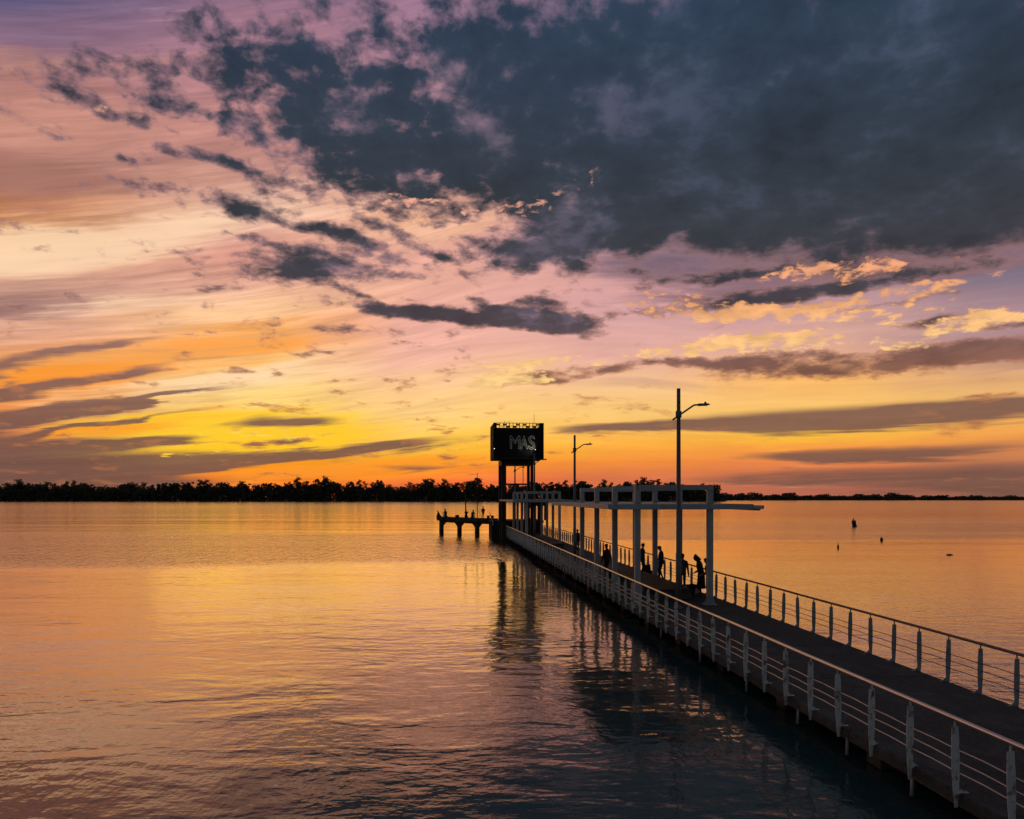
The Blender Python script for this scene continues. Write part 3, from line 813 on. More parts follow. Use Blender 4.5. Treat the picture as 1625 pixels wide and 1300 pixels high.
letter('M', 7.89, 10.45, 2.05, 1.14)
letter('A', 9.02, 10.45, 2.05, 0.86)
letter('S', 9.94, 10.40, 2.10, 0.76)
letter('J', 8.92, 10.22, 1.3, 0.36, 'lamp_steel')
for x, z in ((TL0 + 0.08, 10.45), (TL1 - 0.98, 10.38)):
    sp_ = part('spotlight', lambda bm: add_lathe(bm, [(0.04, -0.14), (0.07, -0.10), (0.085, 0.02), (0.07, 0.04)], 8, Matrix.Translation((x, -0.20, z)) @ Matrix.Rotation(R(90), 4, 'X')), 'dark_steel', bx)
    part('lens', lambda bm: add_lathe(bm, [(0.045, 0.0), (0.045, 0.02), (0.015, 0.035)], 8, Matrix.Translation((x, -0.245, z)) @ Matrix.Rotation(R(90), 4, 'X')), 'spot_glow', sp_)

gl_ = bpy.data.lights.new('sign_lamp', 'SPOT')
gl_.energy = 30
gl_.spot_size = R(160)
gl_.spot_blend = 1.0
gl_.shadow_soft_size = 0.05
gl_.color = (1.0, 0.95, 0.82)
glo = bpy.data.objects.new('sign_lamp', gl_)
COL.objects.link(glo)
glo.location = pw(10.55, TS - 0.85, 10.2)
glo.rotation_euler = (pw(9.2, TS, 11.1) - glo.location).to_track_quat('-Z', 'Y').to_euler()
# ================================================================== pier head platform
def wp(px, Y, z=0.0):
    return Vector(((px - 812.5) / 1250 * Y, Y, z))
PZ = 2.28
a, b = wp(693.5, 108.0), wp(784, 98.6)
d = (b - a)
LEN = d.length
rz = math.atan2(d.y, d.x)
pf = thing('pier_head_platform', 'dark stone fishing platform on arched legs left of the tower', 'platform', a, rz)
DEP = 2.6
part('deck', lambda bm: add_box(bm, (LEN / 2 + 0.3, DEP / 2, PZ - 0.19), (LEN + 0.8, DEP, 0.38), bevel=0.03), 'platform_stone', pf)
part('kerb', lambda bm: add_box(bm, (LEN / 2 + 0.2, 0.12, PZ + 0.09), (LEN + 0.5, 0.2, 0.18), bevel=0.02), 'platform_stone', pf)
xs = [0.0, LEN * 0.335, LEN * 0.645, LEN * 0.985]
for r0 in (0.75,):
    for i, x in enumerate(xs):
        part('leg', lambda bm: add_box(bm, (x, r0, (PZ - 0.38 - 2.5) / 2), (0.50, 0.45, PZ - 0.38 + 2.5), bevel=0.03), 'platform_stone', pf)
        for sgn in (-1, 1):
            if (i == 0 and sgn < 0) or (i == 3 and sgn > 0):
                continue
            part('haunch', lambda bm: add_prism(bm, [(x + sgn * 0.245, PZ - 0.385), (x + sgn * 1.15, PZ - 0.385), (x + sgn * 0.62, PZ - 0.80), (x + sgn * 0.245, PZ - 1.10)][::sgn], r0 - 0.19, r0 + 0.19), 'platform_stone', pf)
    part('beam', lambda bm: add_box(bm, (LEN / 2, r0, PZ - 0.50), (LEN - 0.5, 0.36, 0.24)), 'platform_stone', pf)
part('end_post', lambda bm: add_box(bm, (-0.02, 0.3, PZ + 0.10), (0.44, 0.48, 0.5), bevel=0.03), 'platform_stone', pf)
# head block behind the tower
hb = thing('pier_head_block', 'dark stone block at the pier end behind the tower legs', 'platform', pw(0, 95.2, 0), PHI)
part('wall', lambda bm: add_box(bm, (9.6, 3.0, (PZ - 0.3 - 3) / 2), (6.2, 5.6, PZ - 0.3 + 3), bevel=0.03), 'platform_stone', hb)
part('deck', lambda bm: add_box(bm, (9.6, 3.0, PZ - 0.145), (6.5, 5.9, 0.30), bevel=0.03), 'platform_stone', hb)
for i in range(5):
    part('step', lambda bm: add_box(bm, (10.6, -0.15 - 0.3 * (4 - i), (DECK + (i + 1) * 0.25) / 2 + 0.2), (2.2, 0.30, DECK + (i + 1) * 0.25 - 0.4), bevel=0.01), 'platform_stone', hb)
part('ramp_rail', lambda bm: add_tube(bm, [(6.6, -0.9, DECK + 1.0), (6.6, -0.3, DECK + 1.35), (6.4, 0.2, PZ + 0.6), (6.2, 0.5, PZ + 1.0)], 0.04, 6), 'white_paint', hb)

# arched screen on the head block
ar = thing('arched_screen', 'dark arched wall with narrow openings behind the farther shelter', 'wall', pw(10.55, 96.2, PZ), PHI)
def arch(bm):
    w, h = 2.75, 2.3
    # arch opening 0.45..1.30
    pts = [(1.30, 0), (1.30, 1.1)] + [(0.875 + 0.425 * math.cos(t), 1.1 + 0.42 * math.sin(t)) for t in [math.pi * k / 10 for k in range(1, 10)]] + [(0.45, 1.1), (0.45, 0)]
    add_prism(bm, [(0.45, 0), (0, 0), (0, h), (w, h), (w, 1.75), (1.30, 1.75)] + pts[1:][:-1] , 0, 0.35)
    for x0, x1 in ((1.30, 1.48), (1.68, 2.25), (2.5, 2.75)):
        add_box(bm, ((x0 + x1) / 2, 0.175, 0.87), (x1 - x0, 0.346, 1.752))
part('wall', arch, 'dark_steel', ar)
part('sill', lambda bm: add_box(bm, (0.875, 0.17, 0.14), (0.86, 0.3, 0.28)), 'dark_steel', ar)

# flagpoles on the platform
for px, Y, h, r_, lab in ((739, 103.6, 4.0, 0.085, 'thick dark pole standing on the fishing platform'), (757.5, 101.8, 5.9, 0.045, 'thin tall pole standing on the fishing platform right of the thick one')):
    p = wp(px, Y, PZ)
    t = thing('pole', lab, 'pole', p)
    part('shaft', lambda bm: add_tube(bm, [(0, 0, 0), (0, 0, h)], [r_, r_ * 0.7], 8), 'dark_steel', t)
    part('cap', lambda bm: add_lathe(bm, [(r_ * 0.7, h - 0.01), (r_, h + 0.03), (0.02, h + 0.09)], 8), 'dark_steel', t)
lamp('farthest street lamp seen through the legs of the sign tower', 9.6, 98.2, 7.2, PZ + 0.006)

# ================================================================== people
def two_bone(a, c, l1, l2, bend):
    """middle joint of a limb from a to c"""
    v = c - a
    dist = min(v.length, (l1 + l2) * 0.999)
    u = v.normalized()
    x = (l1 * l1 - l2 * l2 + dist * dist) / (2 * dist)
    h = math.sqrt(max(l1 * l1 - x * x, 0.0))
    b = (bend - u * bend.dot(u)).normalized()
    return a + u * x + b * h, a + u * dist

def person(label, loc, heading, lean=0.0, nod=0.0, hands=None, feet=None, sit=False, height=1.72, top='dark_cloth', legs='dark_cloth', hood=False, coat=False, group='people on the pier', hat=False, side=0.0):
    """Figure facing local +Y. hands/feet: target points (x, y, z) for left and right at height 1.72; heading in degrees about Z."""
    F = Vector
    rx = Matrix.Rotation(-lean, 3, 'X') @ Matrix.Rotation(side, 3, 'Y')
    pel = F((0, 0, 0.40 if sit else 0.93))
    def up(x, y, z):                      # torso point above the pelvis
        return pel + rx @ F((x, y, z))
    V, E_, Rd, Z = [], [], [], []
    def v(p, r, link=None, zone='top', r2=None):
        V.append(F(p)); Rd.append((r, r2 or r))
        i = len(V) - 1
        if link is not None:
            E_.append((link, i)); Z.append((link, i, zone))
        return i
    root = v(pel, 0.135, None, 'legs', 0.115)
    w1 = v(up(0, 0.01, 0.16), 0.125, root, 'top', 0.10)
    w2 = v(up(0, 0.02, 0.34), 0.148, w1, 'top', 0.115)
    ch = v(up(0, 0.0, 0.47), 0.140, w2, 'top', 0.10)
    nk = v(up(0, 0.0, 0.575), 0.056, ch, 'skin')
    hr = rx @ Matrix.Rotation(-nod, 3, 'X')
    hb_ = V[nk]
    def hd(x, y, z):
        return hb_ + hr @ F((x, y, z))
    h1 = v(hd(0, 0.015, 0.075), 0.062, nk, 'skin', 0.066)
    h2 = v(hd(0, 0.015, 0.145), 0.075, h1, 'skin', 0.088)
    h3 = v(hd(0, -0.005, 0.215), 0.062, h2, 'hair', 0.078)
    v(hd(0, 0.105, 0.115), 0.012, h2, 'skin')
    v(hd(0.082, 0.0, 0.125), 0.011, h2, 'skin')
    v(hd(-0.082, 0.0, 0.125), 0.011, h2, 'skin')
    hands = hands or ((-0.24, 0.06, 0.80), (0.24, 0.06, 0.80))
    for sg, tgt in ((-1, hands[0]), (1, hands[1])):
        sh = v(up(sg * 0.185, 0.0, 0.455), 0.070, ch, 'top')
        a = V[sh]
        el, wr_ = two_bone(a, F(tgt), 0.29, 0.26, F((sg * 0.5, -1.0, -0.2)))
        e = v(el, 0.056, sh, 'top')
        w = v(wr_, 0.040, e, 'top')
        dirn = (wr_ - el).normalized()
        palm = v(wr_ + dirn * 0.06, 0.030, w, 'skin', 0.02)
        sidev = dirn.cross(F((0, 1, 0.2))).normalized()
        curl = F((0, 0.5, -0.3))
        for k, ln in enumerate((0.070, 0.080, 0.076, 0.062)):
            o_ = sidev * (0.027 * (k - 1.5) / 1.5)
            k1 = v(V[palm] + o_ + dirn * ln * 0.55, 0.0095, palm, 'skin')
            v(V[k1] + (dirn * 0.7 + curl * 0.6).normalized() * ln * 0.5, 0.008, k1, 'skin')
        th = v(V[w] + dirn * 0.035 + sidev * 0.040 * -sg, 0.010, palm, 'skin')
        v(V[th] + (dirn + curl * 0.4).normalized() * 0.035, 0.009, th, 'skin')
    feet = feet or ((-0.10, 0.0, 0.0), (0.10, 0.03, 0.0))
    for sg, tgt in ((-1, feet[0]), (1, feet[1])):
        hp = v(pel + F((sg * 0.092, 0.0, -0.06)), 0.088, root, 'legs')
        kn, an = two_bone(V[hp], F(tgt) + F((0, 0, 0.075)), 0.425, 0.40, F((0, 1, 0.1)))
        k1 = v(kn, 0.060, hp, 'legs')
        cf = v(kn.lerp(an, 0.35) + F((0, -0.012, 0)), 0.056, k1, 'legs')
        a1 = v(an, 0.040, cf, 'legs')
        hl = v(an + F((0, -0.01, -0.038)), 0.036, a1, 'shoe')
        ba = v(an + F((sg * 0.012, 0.105, -0.045)), 0.032, hl, 'shoe')
        v(an + F((sg * 0.016, 0.16, -0.05)), 0.025, ba, 'shoe')
    k = height / 1.72
    me = bpy.data.meshes.new('body')
    me.from_pydata([tuple(p * k) for p in V], E_, [])
    tmp = bpy.data.objects.new('body_tmp', me)
    COL.objects.link(tmp)
    md = tmp.modifiers.new('Skin', 'SKIN')
    md.use_smooth_shade = True
    sk = me.skin_vertices[0].data
    for i, r in enumerate(Rd):
        sk[i].radius = (r[0] * k, r[1] * k)
        sk[i].use_root = (i == root)
    tmp.modifiers.new('Sub', 'SUBSURF').levels = 1
    tmp.modifiers['Sub'].render_levels = 1
    dg = bpy.context.evaluated_depsgraph_get()
    body = bpy.data.meshes.new_from_object(tmp.evaluated_get(dg))
    bpy.data.objects.remove(tmp)
    zones = {'top': 0, 'legs': 1, 'skin': 2, 'hair': 3, 'shoe': 4}
    body.materials.clear()
    for mname in (top, legs, 'skin', 'hair', 'shoe'):
        body.materials.append(MATS[mname])
    segs = [(V[i] * k, V[j] * k, zones[z]) for i, j, z in Z]
    hc = V[h2] * k
    hback = (hr @ F((0, -1, 0.35))).normalized()
    for p in body.polygons:
        c = p.center
        best, bz = 1e9, 0
        for a, b, z in segs:
            ab = b - a
            t = max(0.0, min(1.0, (c - a).dot(ab) / max(ab.length_squared, 1e-9)))
            dd = (c - a - ab * t).length_squared
            if dd < best:
                best, bz = dd, z
        if bz == 2 and (c - hc).length < 0.13 * k and (c - hc).dot(hback) > 0.015:
            bz = 3
        p.material_index = bz
        p.use_smooth = True
    zmin = min(v_.co.z for v_ in body.vertices)
    t = obj('person', body, None, None, loc=Vector(loc) + Vector((0, 0, -zmin + 0.001)), rot=(0, 0, R(heading)))
    tag(t, label, 'person', group)
    def ell(bm, rows, seg=14):
        rings = []
        for cpt, ax, ay, tilt_ in rows:
            rings.append([bm.verts.new((cpt + tilt_ @ F((ax * math.cos(q), ay * math.sin(q), 0))) * k) for q in [2 * math.pi * i / seg for i in range(seg)]])
        for r0, r1 in zip(rings, rings[1:]):
            for i in range(seg):
                bm.faces.new((r0[i], r0[(i + 1) % seg], r1[(i + 1) % seg], r1[i])).smooth = True
        bm.faces.new(rings[0][::-1]); bm.faces.new(rings[-1])
    I3 = Matrix.Identity(3)
    if coat:
        def f(bm):
            ell(bm, [(F((0, 0.02, 0.26)), 0.235, 0.20, I3), (F((0, 0.01, 0.55)), 0.215, 0.175, I3), (pel + F((0, 0, 0.0)), 0.195, 0.155, I3), (up(0, 0.01, 0.16), 0.178, 0.14, rx), (up(0, 0.0, 0.36), 0.205, 0.145, rx), (up(0, -0.01, 0.47), 0.195, 0.12, rx), (up(0, -0.01, 0.545), 0.10, 0.085, rx)])
        part('coat', f, top, t)
    else:
        def f(bm):
            ell(bm, [(up(0, 0.005, -0.12), 0.168, 0.135, rx), (up(0, 0.005, 0.05), 0.165, 0.132, rx), (up(0, 0.01, 0.20), 0.170, 0.130, rx), (up(0, 0.01, 0.38), 0.195, 0.140, rx), (up(0, 0.0, 0.475), 0.185, 0.112, rx), (up(0, -0.005, 0.545), 0.085, 0.075, rx)])
        part('jacket', f, top, t)
    if hood:
        def f(bm):
            ell(bm, [(hd(0, -0.02, -0.06), 0.12, 0.11, hr), (hd(0, -0.02, 0.05), 0.118, 0.118, hr), (hd(0, -0.01, 0.15), 0.115, 0.125, hr), (hd(0, -0.03, 0.235), 0.085, 0.10, hr), (hd(0, -0.09, 0.30), 0.022, 0.03, hr)])
        part('hood', f, top, t)
    elif hat:
        def f(bm):
            ell(bm, [(hd(0, 0.02, 0.185), 0.125, 0.145, hr), (hd(0, 0.015, 0.195), 0.098, 0.11, hr), (hd(0, 0.01, 0.26), 0.085, 0.095, hr), (hd(0, 0.0, 0.285), 0.05, 0.06, hr)])
        part('hat', f, 'dark_cloth', t)
    else:
        def f(bm):
            ell(bm, [(hd(0, -0.045, 0.075), 0.062, 0.050, hr), (hd(0, -0.032, 0.13), 0.088, 0.082, hr), (hd(0, -0.02, 0.185), 0.092, 0.096, hr), (hd(0, -0.008, 0.235), 0.080, 0.092, hr), (hd(0, -0.005, 0.268), 0.045, 0.05, hr)])
        part('hair', f, 'hair', t)
    return t

def on_pier(px, l, z=DECK + 0.006):
    u = (px - 812.5) / 1250
    s = l * (CP - u * SP) / (u * CP + SP)
    return pw(l, s, z)

GP = 'people on the pier'
person('hooded person in a long dark coat bending left beside the nearest column', on_pier(1113, 12.0), 70, lean=0.24, nod=0.55, hands=((-0.16, 0.24, 0.98), (0.14, 0.20, 1.00)), hood=True, coat=True, height=1.78)
person('dark clothed person mostly hidden behind the nearest right column', on_pier(1125.5, 12.0), 70, lean=0.16, nod=0.2, hands=((-0.2, 0.30, 1.0), (0.2, 0.28, 1.02)), height=1.70, top='grey_cloth')
person('person in blue jeans and checked shirt standing behind the near lamp pole', on_pier(1083, 11.35), -10, nod=0.15, hands=((-0.20, 0.18, 1.0), (0.27, 0.0, 0.84)), top='plaid_cloth', legs='denim', height=1.76)
person('slim dark person looking down left of the near lamp pole', on_pier(1050, 12.0), 78, lean=0.06, nod=0.5, hands=((-0.12, 0.30, 1.08), (0.14, 0.28, 1.05)), height=1.78, feet=((-0.09, -0.05, 0), (0.10, 0.10, 0)))
person('dark person half hidden behind the tall left column of the near shelter', on_pier(1019, 11.6), -80, lean=0.05, nod=0.15, height=1.76, top='grey_cloth')
person('dark person in a cap walking between the left columns of the near shelter', on_pier(963, 9.3), 35, nod=0.15, hands=((-0.26, 0.12, 0.86), (0.26, -0.08, 0.82)), feet=((-0.09, -0.14, 0), (0.10, 0.16, 0)), hat=True, height=1.78, top='brown_cloth')
person('small far person standing beside the second street lamp', on_pier(916.5, 11.6), 20, nod=0.1, height=1.68, feet=((-0.09, -0.08, 0), (0.10, 0.10, 0)))
GF = 'anglers on the fishing platform'
def on_plat(px, front, z=PZ):
    Yf = 108.0 + (98.6 - 108.0) * (px - 693.5) / (784 - 693.5)
    return wp(px, Yf + front, z)
seat_feet = ((-0.10, 0.36, 0.0), (0.12, 0.40, 0.0))
person('angler crouched low at the far left corner of the fishing platform', on_plat(697.5, 0.7), 60, sit=True, lean=0.5, nod=0.3, feet=seat_feet, hands=((-0.15, 0.45, 0.55), (0.15, 0.45, 0.55)), group=GF, height=1.45)
person('seated angler second from the left on the fishing platform', on_plat(707.5, 0.9), 150, sit=True, lean=0.25, feet=seat_feet, hands=((-0.15, 0.40, 0.62), (0.15, 0.40, 0.62)), group=GF, hat=True)
person('seated person leaning on the thick pole of the fishing platform', on_plat(740, 0.8), 170, sit=True, lean=0.2, feet=seat_feet, group=GF, height=1.7)
person('hunched person in pale grey right of the thick platform pole', on_plat(749.5, 0.9), -150, sit=True, lean=0.45, feet=seat_feet, hands=((-0.15, 0.45, 0.6), (0.15, 0.45, 0.6)), top='plaid_cloth', group=GF)
person('standing angler right of the thin pole on the fishing platform', on_plat(766.8, 1.0), 160, lean=0.08, hands=((-0.15, 0.32, 1.05), (0.15, 0.32, 1.0)), group=GF, height=1.6)
person('standing person right of the big tower leg behind the railing', pw(8.0, 97.4, PZ + 0.006), 120, lean=0.12, nod=0.2, group=GF, height=1.66)

# ------------------------------------------------------------------ small belongings
def bucket(label, p, r, h, mat):
    t = thing('bucket', label, 'bucket', p)
    part('pail', lambda bm: add_lathe(bm, [(r * 0.8, 0.0), (r, h), (r * 1.06, h + 0.01), (r * 0.92, h + 0.005), (r * 0.75, 0.03)], 12), mat, t)
    part('handle', lambda bm: add_tube(bm, [(r * math.cos(q), 0, h + r * 0.9 * math.sin(q)) for q in [math.pi * i / 8 for i in range(9)]], 0.006, 5), 'dark_steel', t)
def bag(label, p, d, mat, rz=0.0):
    t = thing('bag', label, 'bag', p, rz)
    def f(bm):
        bmesh.ops.create_cube(bm, size=1.0, matrix=MX((0, 0, d[2] / 2), (0, 0, 0), d))
        bmesh.ops.subdivide_edges(bm, edges=bm.edges, cuts=2, use_grid_fill=True)
        rn = random.Random(4)
        for v_ in bm.verts:
            kz = v_.co.z / d[2]
            v_.co.x *= 1.08 - 0.35 * kz + rn.uniform(-0.05, 0.05)
            v_.co.y *= 1.08 - 0.35 * kz + rn.uniform(-0.05, 0.05)
        for f_ in bm.faces:
            f_.smooth = True
    part('sack', f, mat, t)
    part('strap', lambda bm: add_tube(bm, [(d[0] * 0.3 * math.cos(q), 0, d[2] * 0.95 + d[2] * 0.35 * math.sin(q)) for q in [math.pi * i / 8 for i in range(9)]], 0.012, 5), mat, t)
def cooler(label, p, d, rz):
    t = thing('cool_box', label, 'cool box', p, rz)
    part('box', lambda bm: add_box(bm, (0, 0, d[2] * 0.4), (d[0], d[1], d[2] * 0.8), bevel=0.02), 'bag_dark', t)
    part('lid', lambda bm: add_box(bm, (0, 0, d[2] * 0.9), (d[0] * 1.04, d[1] * 1.04, d[2] * 0.19), bevel=0.02), 'dark_cloth', t)
    part('handle', lambda bm: add_box(bm, (0, 0, d[2] * 1.06), (d[0] * 0.4, 0.03, 0.03)), 'bag_dark', t)
cooler('dark cool box on the deck between the checked shirt and hooded coat', on_pier(1098, 11.7), (0.5, 0.34, 0.40), PHI)
bag('small white carrier bag at the feet of the hooded person', on_pier(1107.5, 11.85), (0.24, 0.18, 0.28), 'bag_white')
bag('dark backpack standing beside the person behind the left column', on_pier(1028, 12.0), (0.36, 0.26, 0.55), 'bag_dark')
bucket('dark bucket left of the person looking down near the right railing', on_pier(1038, 12.0), 0.16, 0.32, 'bag_dark')
for px, lab in ((697.5, 'low seat box under the crouched angler at the left corner'), (707.5, 'low seat box under the second angler from the left'), (740, 'low seat box under the person at the thick pole'), (749.5, 'low seat box under the hunched person in grey')):
    cooler(lab, on_plat(px, 0.85, PZ + 0.004), (0.42, 0.36, 0.27), 0.3)
cooler('dark box on the fishing platform left of the thick pole', on_plat(725.5, 0.7, PZ + 0.01), (0.5, 0.4, 0.42), 0.2)
t = thing('low_table', 'low dark table on the right part of the fishing platform', 'table', on_plat(778, 0.9, PZ), rz)
part('top', lambda bm: add_box(bm, (0, 0, 0.46), (1.0, 0.5, 0.08), bevel=0.01), 'dark_steel', t)
for x in (-0.42, 0.42):
    part('leg', lambda bm: add_box(bm, (x, 0, 0.21), (0.08, 0.4, 0.42)), 'dark_steel', t)
for px, ang_ in ((705, 2.6), (765, 2.2)):
    p = on_plat(px, 0.35, PZ + 0.2)
    tag(part('fishing_rod', lambda bm: add_tube(bm, [(0, 0, 0), (math.cos(ang_) * 0.6, -0.4, 0.75), (math.cos(ang_) * 1.4, -1.0, 1.35)], [0.016, 0.011, 0.005], 5), 'dark_steel', None, loc=p), 'thin fishing rod propped at the left end of the platform' if px < 720 else 'thin fishing rod held by the standing platform angler', 'fishing rod', 'fishing rods')

# ================================================================== things afloat
b0 = thing('channel_buoy', 'tall tilted dark channel buoy out on the right water', 'buoy', wp(1356, 138.0, 0.0), 0.4, 'buoys on the river')
b0.rotation_euler = (0, R(-13), 0.4)
part('body', lambda bm: add_lathe(bm, [(0.34, -0.5), (0.36, 0.0), (0.36, 0.95), (0.30, 1.02)], 12), 'buoy_paint', b0)
part('topmark', lambda bm: add_lathe(bm, [(0.05, 1.0), (0.05, 1.18), (0.12, 1.2), (0.12, 1.36), (0.03, 1.42)], 8), 'buoy_paint', b0)
part('float_collar', lambda bm: add_lathe(bm, [(0.40, -0.12), (0.46, -0.04), (0.46, 0.05), (0.36, 0.12)], 12), 'buoy_paint', b0)
for px, y, h, r_, lab in ((1399, 857.5, 0.36, 0.17, 'small round dark buoy right of the tall channel buoy'), (1330, 869, 0.34, 0.10, 'smallest dark marker float left of the tall channel buoy')):
    Y = CAM_H * 1250 / (y - 788)
    t = thing('marker_float', lab, 'buoy', wp(px, Y, 0), 0.0, 'buoys on the river')
    part('body', lambda bm: add_lathe(bm, [(r_ * 0.5, -0.15), (r_, -0.02), (r_ * 1.05, h * 0.35), (r_ * 0.7, h * 0.75), (r_ * 0.2, h)], 10), 'buoy_paint', t)
    part('stem', lambda bm: add_tube(bm, [(0, 0, h * 0.9), (0.02, 0, h + 0.22)], 0.02, 5), 'buoy_paint', t)
t = thing('driftwood', 'flat dark drifting log low on the right water', 'driftwood', wp(1507, CAM_H * 1250 / (881 - 788), 0.02), 0.15)
part('log', lambda bm: add_tube(bm, [(-0.32, 0, 0.0), (-0.1, 0.03, 0.03), (0.12, 0.0, 0.02), (0.34, -0.05, -0.02)], [0.03, 0.055, 0.05, 0.02], 7), 'driftwood', t)
part('twig', lambda bm: add_tube(bm, [(0.05, 0, 0.03), (0.12, 0.05, 0.10), (0.2, 0.08, 0.13)], [0.015, 0.01, 0.005], 5), 'driftwood', t)

# ================================================================== wood on the far bank
def leaf_cloud(bm, rn, c, r, n, size):
    for _ in range(n):
        while True:
            p = Vector((rn.uniform(-1, 1), rn.uniform(-1, 1), rn.uniform(-1, 1)))
            if 0.15 < p.length < 1:
                break
        p = Vector(c) + Vector((p.x * r[0], p.y * r[1], p.z * r[2]))
        q = Euler((rn.uniform(0, 6.3), rn.uniform(0, 6.3), rn.uniform(0, 6.3))).to_matrix()
        s_ = size * rn.uniform(0.6, 1.3)
        vs = [bm.verts.new(p + q @ Vector(o_) * s_) for o_ in ((-0.5, -0.28, 0), (0.5, -0.32, 0.06), (0.42, 0.34, 0), (-0.36, 0.4, -0.06))]
        bm.faces.new(vs)

def make_tree(kind, seed):
    rn = random.Random(seed)
    h = {'round': 18.0, 'tall': 22.0, 'column': 19.0, 'open': 20.0, 'bush': 12.0}[kind]
    bm = bmesh.new()
    fork = h * {'round': 0.42, 'tall': 0.5, 'column': 0.25, 'open': 0.5, 'bush': 0.3}[kind]
    add_tube(bm, [(0, 0, -0.4), (rn.uniform(-.2, .2), 0, fork * 0.5), (rn.uniform(-.4, .4), 0, fork), (rn.uniform(-.8, .8), 0, h * 0.86)], [0.36, 0.28, 0.21, 0.06], 6)
    clumps = []
    nl = {'round': 24, 'tall': 26, 'column': 18, 'open': 17, 'bush': 20}[kind]
    lean_ = (rn.uniform(-0.8, 0.8), rn.uniform(-0.8, 0.8))
    for i in range(nl):
        f = (i + rn.random()) / nl
        az = rn.uniform(0, 6.28)
        u = math.sqrt(rn.random())
        # crown outline: radius as a function of height share
        if kind == 'column':
            lo, wid = 0.22, 1.9 * (1.0 - f) ** 0.45
        elif kind == 'tall':
            lo, wid = 0.34, 3.9 * math.sin(math.pi * min(1.0, 0.18 + 0.68 * f)) ** 0.7 * rn.uniform(0.7, 1.1)
        elif kind == 'open':
            lo, wid = 0.46, 4.6 * math.sin(math.pi * min(1.0, 0.25 + 0.56 * f))
        elif kind == 'bush':
            lo, wid = 0.16, 4.0 * math.sin(math.pi * min(1.0, 0.30 + 0.54 * f))
        else:
            lo, wid = 0.30, 4.6 * math.sin(math.pi * min(1.0, 0.22 + 0.60 * f)) ** 0.7
        z = h * (lo + (0.97 - lo) * f)
        rr = wid * u
        c = (math.cos(az) * rr + lean_[0] * f, math.sin(az) * rr + lean_[1] * f, z)
        r0 = rn.uniform(1.1, 2.1) * (0.72 if kind in ('open', 'column') else 1.0)
        clumps.append((c, (r0 * 1.15, r0 * 1.15, r0 * 0.8)))
        z0 = min(max(fork * rn.uniform(0.7, 1.1), h * lo * 0.8), z - 0.8)
        add_tube(bm, [(0, 0, z0), (c[0] * 0.5, c[1] * 0.5, z0 + (z - z0) * 0.65), c], [0.12, 0.08, 0.03], 4, cap=False)
    tm = bpy.data.meshes.new('trunk')
    bm.to_mesh(tm); bm.free()
    tm.materials.append(MATS['bark'])
    bm = bmesh.new()
    for c, cl in clumps:
        leaf_cloud(bm, rn, c, cl, {'open': 24}.get(kind, 40), 0.80)
    if kind in ('round', 'bush', 'tall'):
        leaf_cloud(bm, rn, (0, 0, h * 0.55), (2.4, 2.4, h * 0.26), 90, 0.9)
    cm = bpy.data.meshes.new('crown')
    bm.to_mesh(cm); bm.free()
    cm.materials.append(MATS['leaf_dark' if seed % 2 else 'leaf_olive'])
    return tm, cm
KINDS = ['round', 'tall', 'column', 'open', 'bush', 'round', 'tall', 'open', 'bush', 'round']
TREES = [(kd,) + make_tree(kd, 11 + i) for i, kd in enumerate(KINDS)]
rn = random.Random(77)
ZONES = [(130, 'at the far left end of the picture'), (300, 'under the dark cloud bands at left'), (450, 'below the brightest yellow sky'), (600, 'midway between left edge and tower'), (690, 'just left of the fishing platform'), (795, 'behind the fishing platform'), (915, 'between the sign tower and second lamp'), (1000, 'behind the left columns of the near shelter'), (2000, 'behind the right part of the near shelter')]
WORD = {'round': 'round-crowned dark tree', 'tall': 'tall dark tree', 'column': 'narrow column-shaped tree', 'open': 'sparse open-crowned tree', 'bush': 'low bushy tree'}
def plant(x, y, i, sc):
    kd, tm, cm = TREES[i]
    pxx = 812.5 + 1250 * x / y
    lab = WORD[kd] + ' of the far wood ' + next(w for lim, w in ZONES if pxx < lim)
    t = thing({'round': 'round_tree', 'tall': 'tall_tree', 'column': 'column_tree', 'open': 'open_tree', 'bush': 'bushy_tree'}[kd], lab, 'tree', (x, y, 0.8), rn.uniform(0, 6.28), {'round': 'round trees of the far wood', 'tall': 'tall trees of the far wood', 'column': 'column trees of the far wood', 'open': 'open trees of the far wood', 'bush': 'bushy trees of the far wood'}[kd])
    t.scale = (sc * rn.uniform(0.85, 1.2), sc * rn.uniform(0.85, 1.2), sc)
    obj('trunk', tm, None, t)
    obj('crown', cm, None, t)
x = -600.0
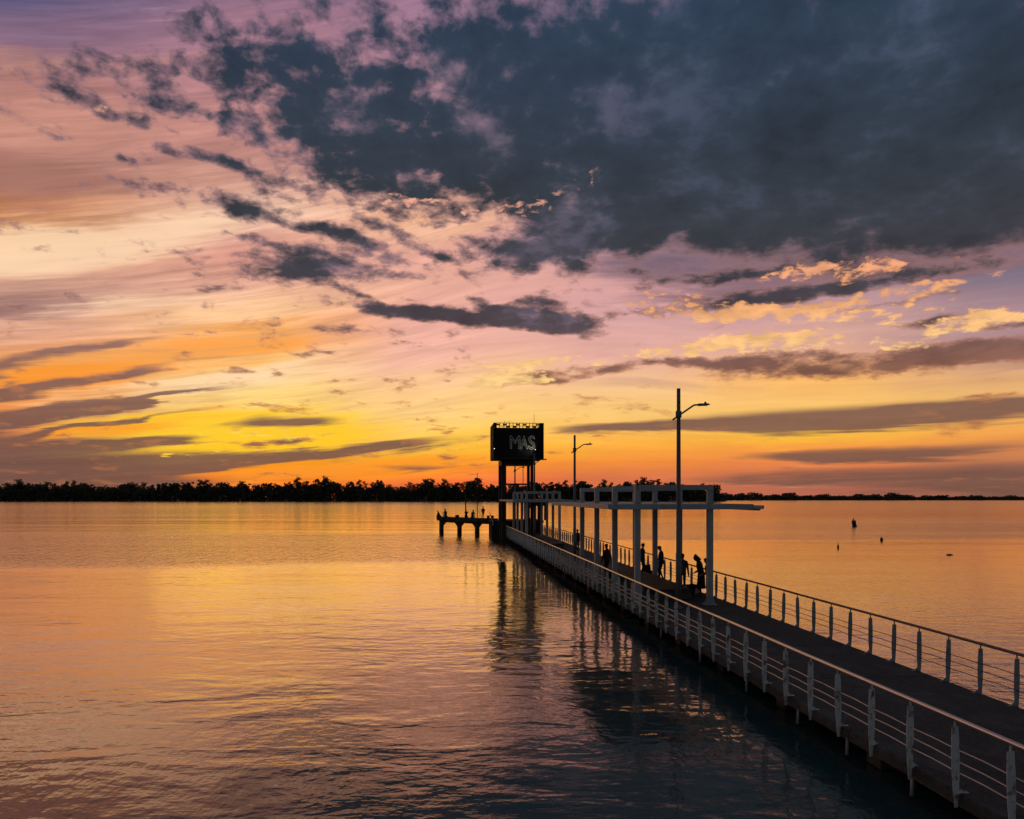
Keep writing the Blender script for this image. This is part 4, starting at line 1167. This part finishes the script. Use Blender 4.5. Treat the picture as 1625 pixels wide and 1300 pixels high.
while x < 214:
    px = 812.5 + 1250 * x / (shore_y(x) + 15)
    env = 0.92 + 0.18 * math.sin(px * 0.021 + 1.0) * math.sin(px * 0.0083) + (0.10 if 480 < px < 780 else 0.0)
    if px > 930:
        env = 0.98 - 0.22 * (px - 930) / 200 + 0.22 * math.exp(-((px - 1040) / 30) ** 2)
    r_ = rn.random()
    i = rn.choice([0, 5, 9] if r_ < 0.44 else [1, 6] if r_ < 0.62 else [2] if r_ < 0.66 else [3, 7] if r_ < 0.80 else [4, 8])
    plant(x + rn.uniform(-1.5, 1.5), shore_y(x) + rn.uniform(9, 30), i, env * rn.uniform(0.82, 1.12) * (1.15 if KINDS[i] == 'bush' else 1.0))
    x += rn.uniform(2.4, 4.6)
# understorey that closes the wood below the crowns, and the low far shore on the right
def under(x0, x1, hfun, dy0, dy1, n, size, seed):
    def f(bm):
        r2 = random.Random(seed)
        for _ in range(n):
            x_ = r2.uniform(x0, x1)
            hh = hfun(x_) * (0.75 + 0.35 * math.sin(x_ * 0.19) * math.sin(x_ * 0.071 + 2) + 0.12 * math.sin(x_ * 0.53))
            y_ = shore_y(x_) + r2.uniform(dy0, dy1)
            z_ = 0.5 + hh * r2.random() ** 0.75
            q = Euler((r2.uniform(0, 6.3), r2.uniform(0, 6.3), r2.uniform(0, 6.3))).to_matrix()
            s_ = size * r2.uniform(0.6, 1.4)
            vs = [bm.verts.new(Vector((x_, y_, z_)) + q @ Vector(o_) * s_) for o_ in ((-0.5, -0.3, 0), (0.5, -0.34, 0.06), (0.42, 0.36, 0), (-0.36, 0.42, -0.06))]
            bm.faces.new(vs)
    return f
u1 = part('undergrowth', under(-640, 226, lambda x_: 17.5, 5, 34, 46000, 1.9, 5), 'leaf_dark', None)
u1['kind'] = 'stuff'
tag(u1, 'dense dark undergrowth closing the wood along the far bank', 'undergrowth')
def low_h(x_):
    px = 812.5 + 1250 * x_ / 1095
    return 8.2 - 3.2 * max(0.0, (px - 1200) / 425) + 3.4 * math.exp(-((px - 1415) / 26) ** 2) + 2.0 * math.exp(-((px - 1180) / 60) ** 2) + 1.2 * math.exp(-((px - 1260) / 14) ** 2)
u2 = part('riverside_scrub', under(205, 800, low_h, 4, 30, 16000, 1.8, 9), 'leaf_dark', None)
u2['kind'] = 'stuff'
tag(u2, 'low dark line of scrub along the distant right shore', 'scrub')
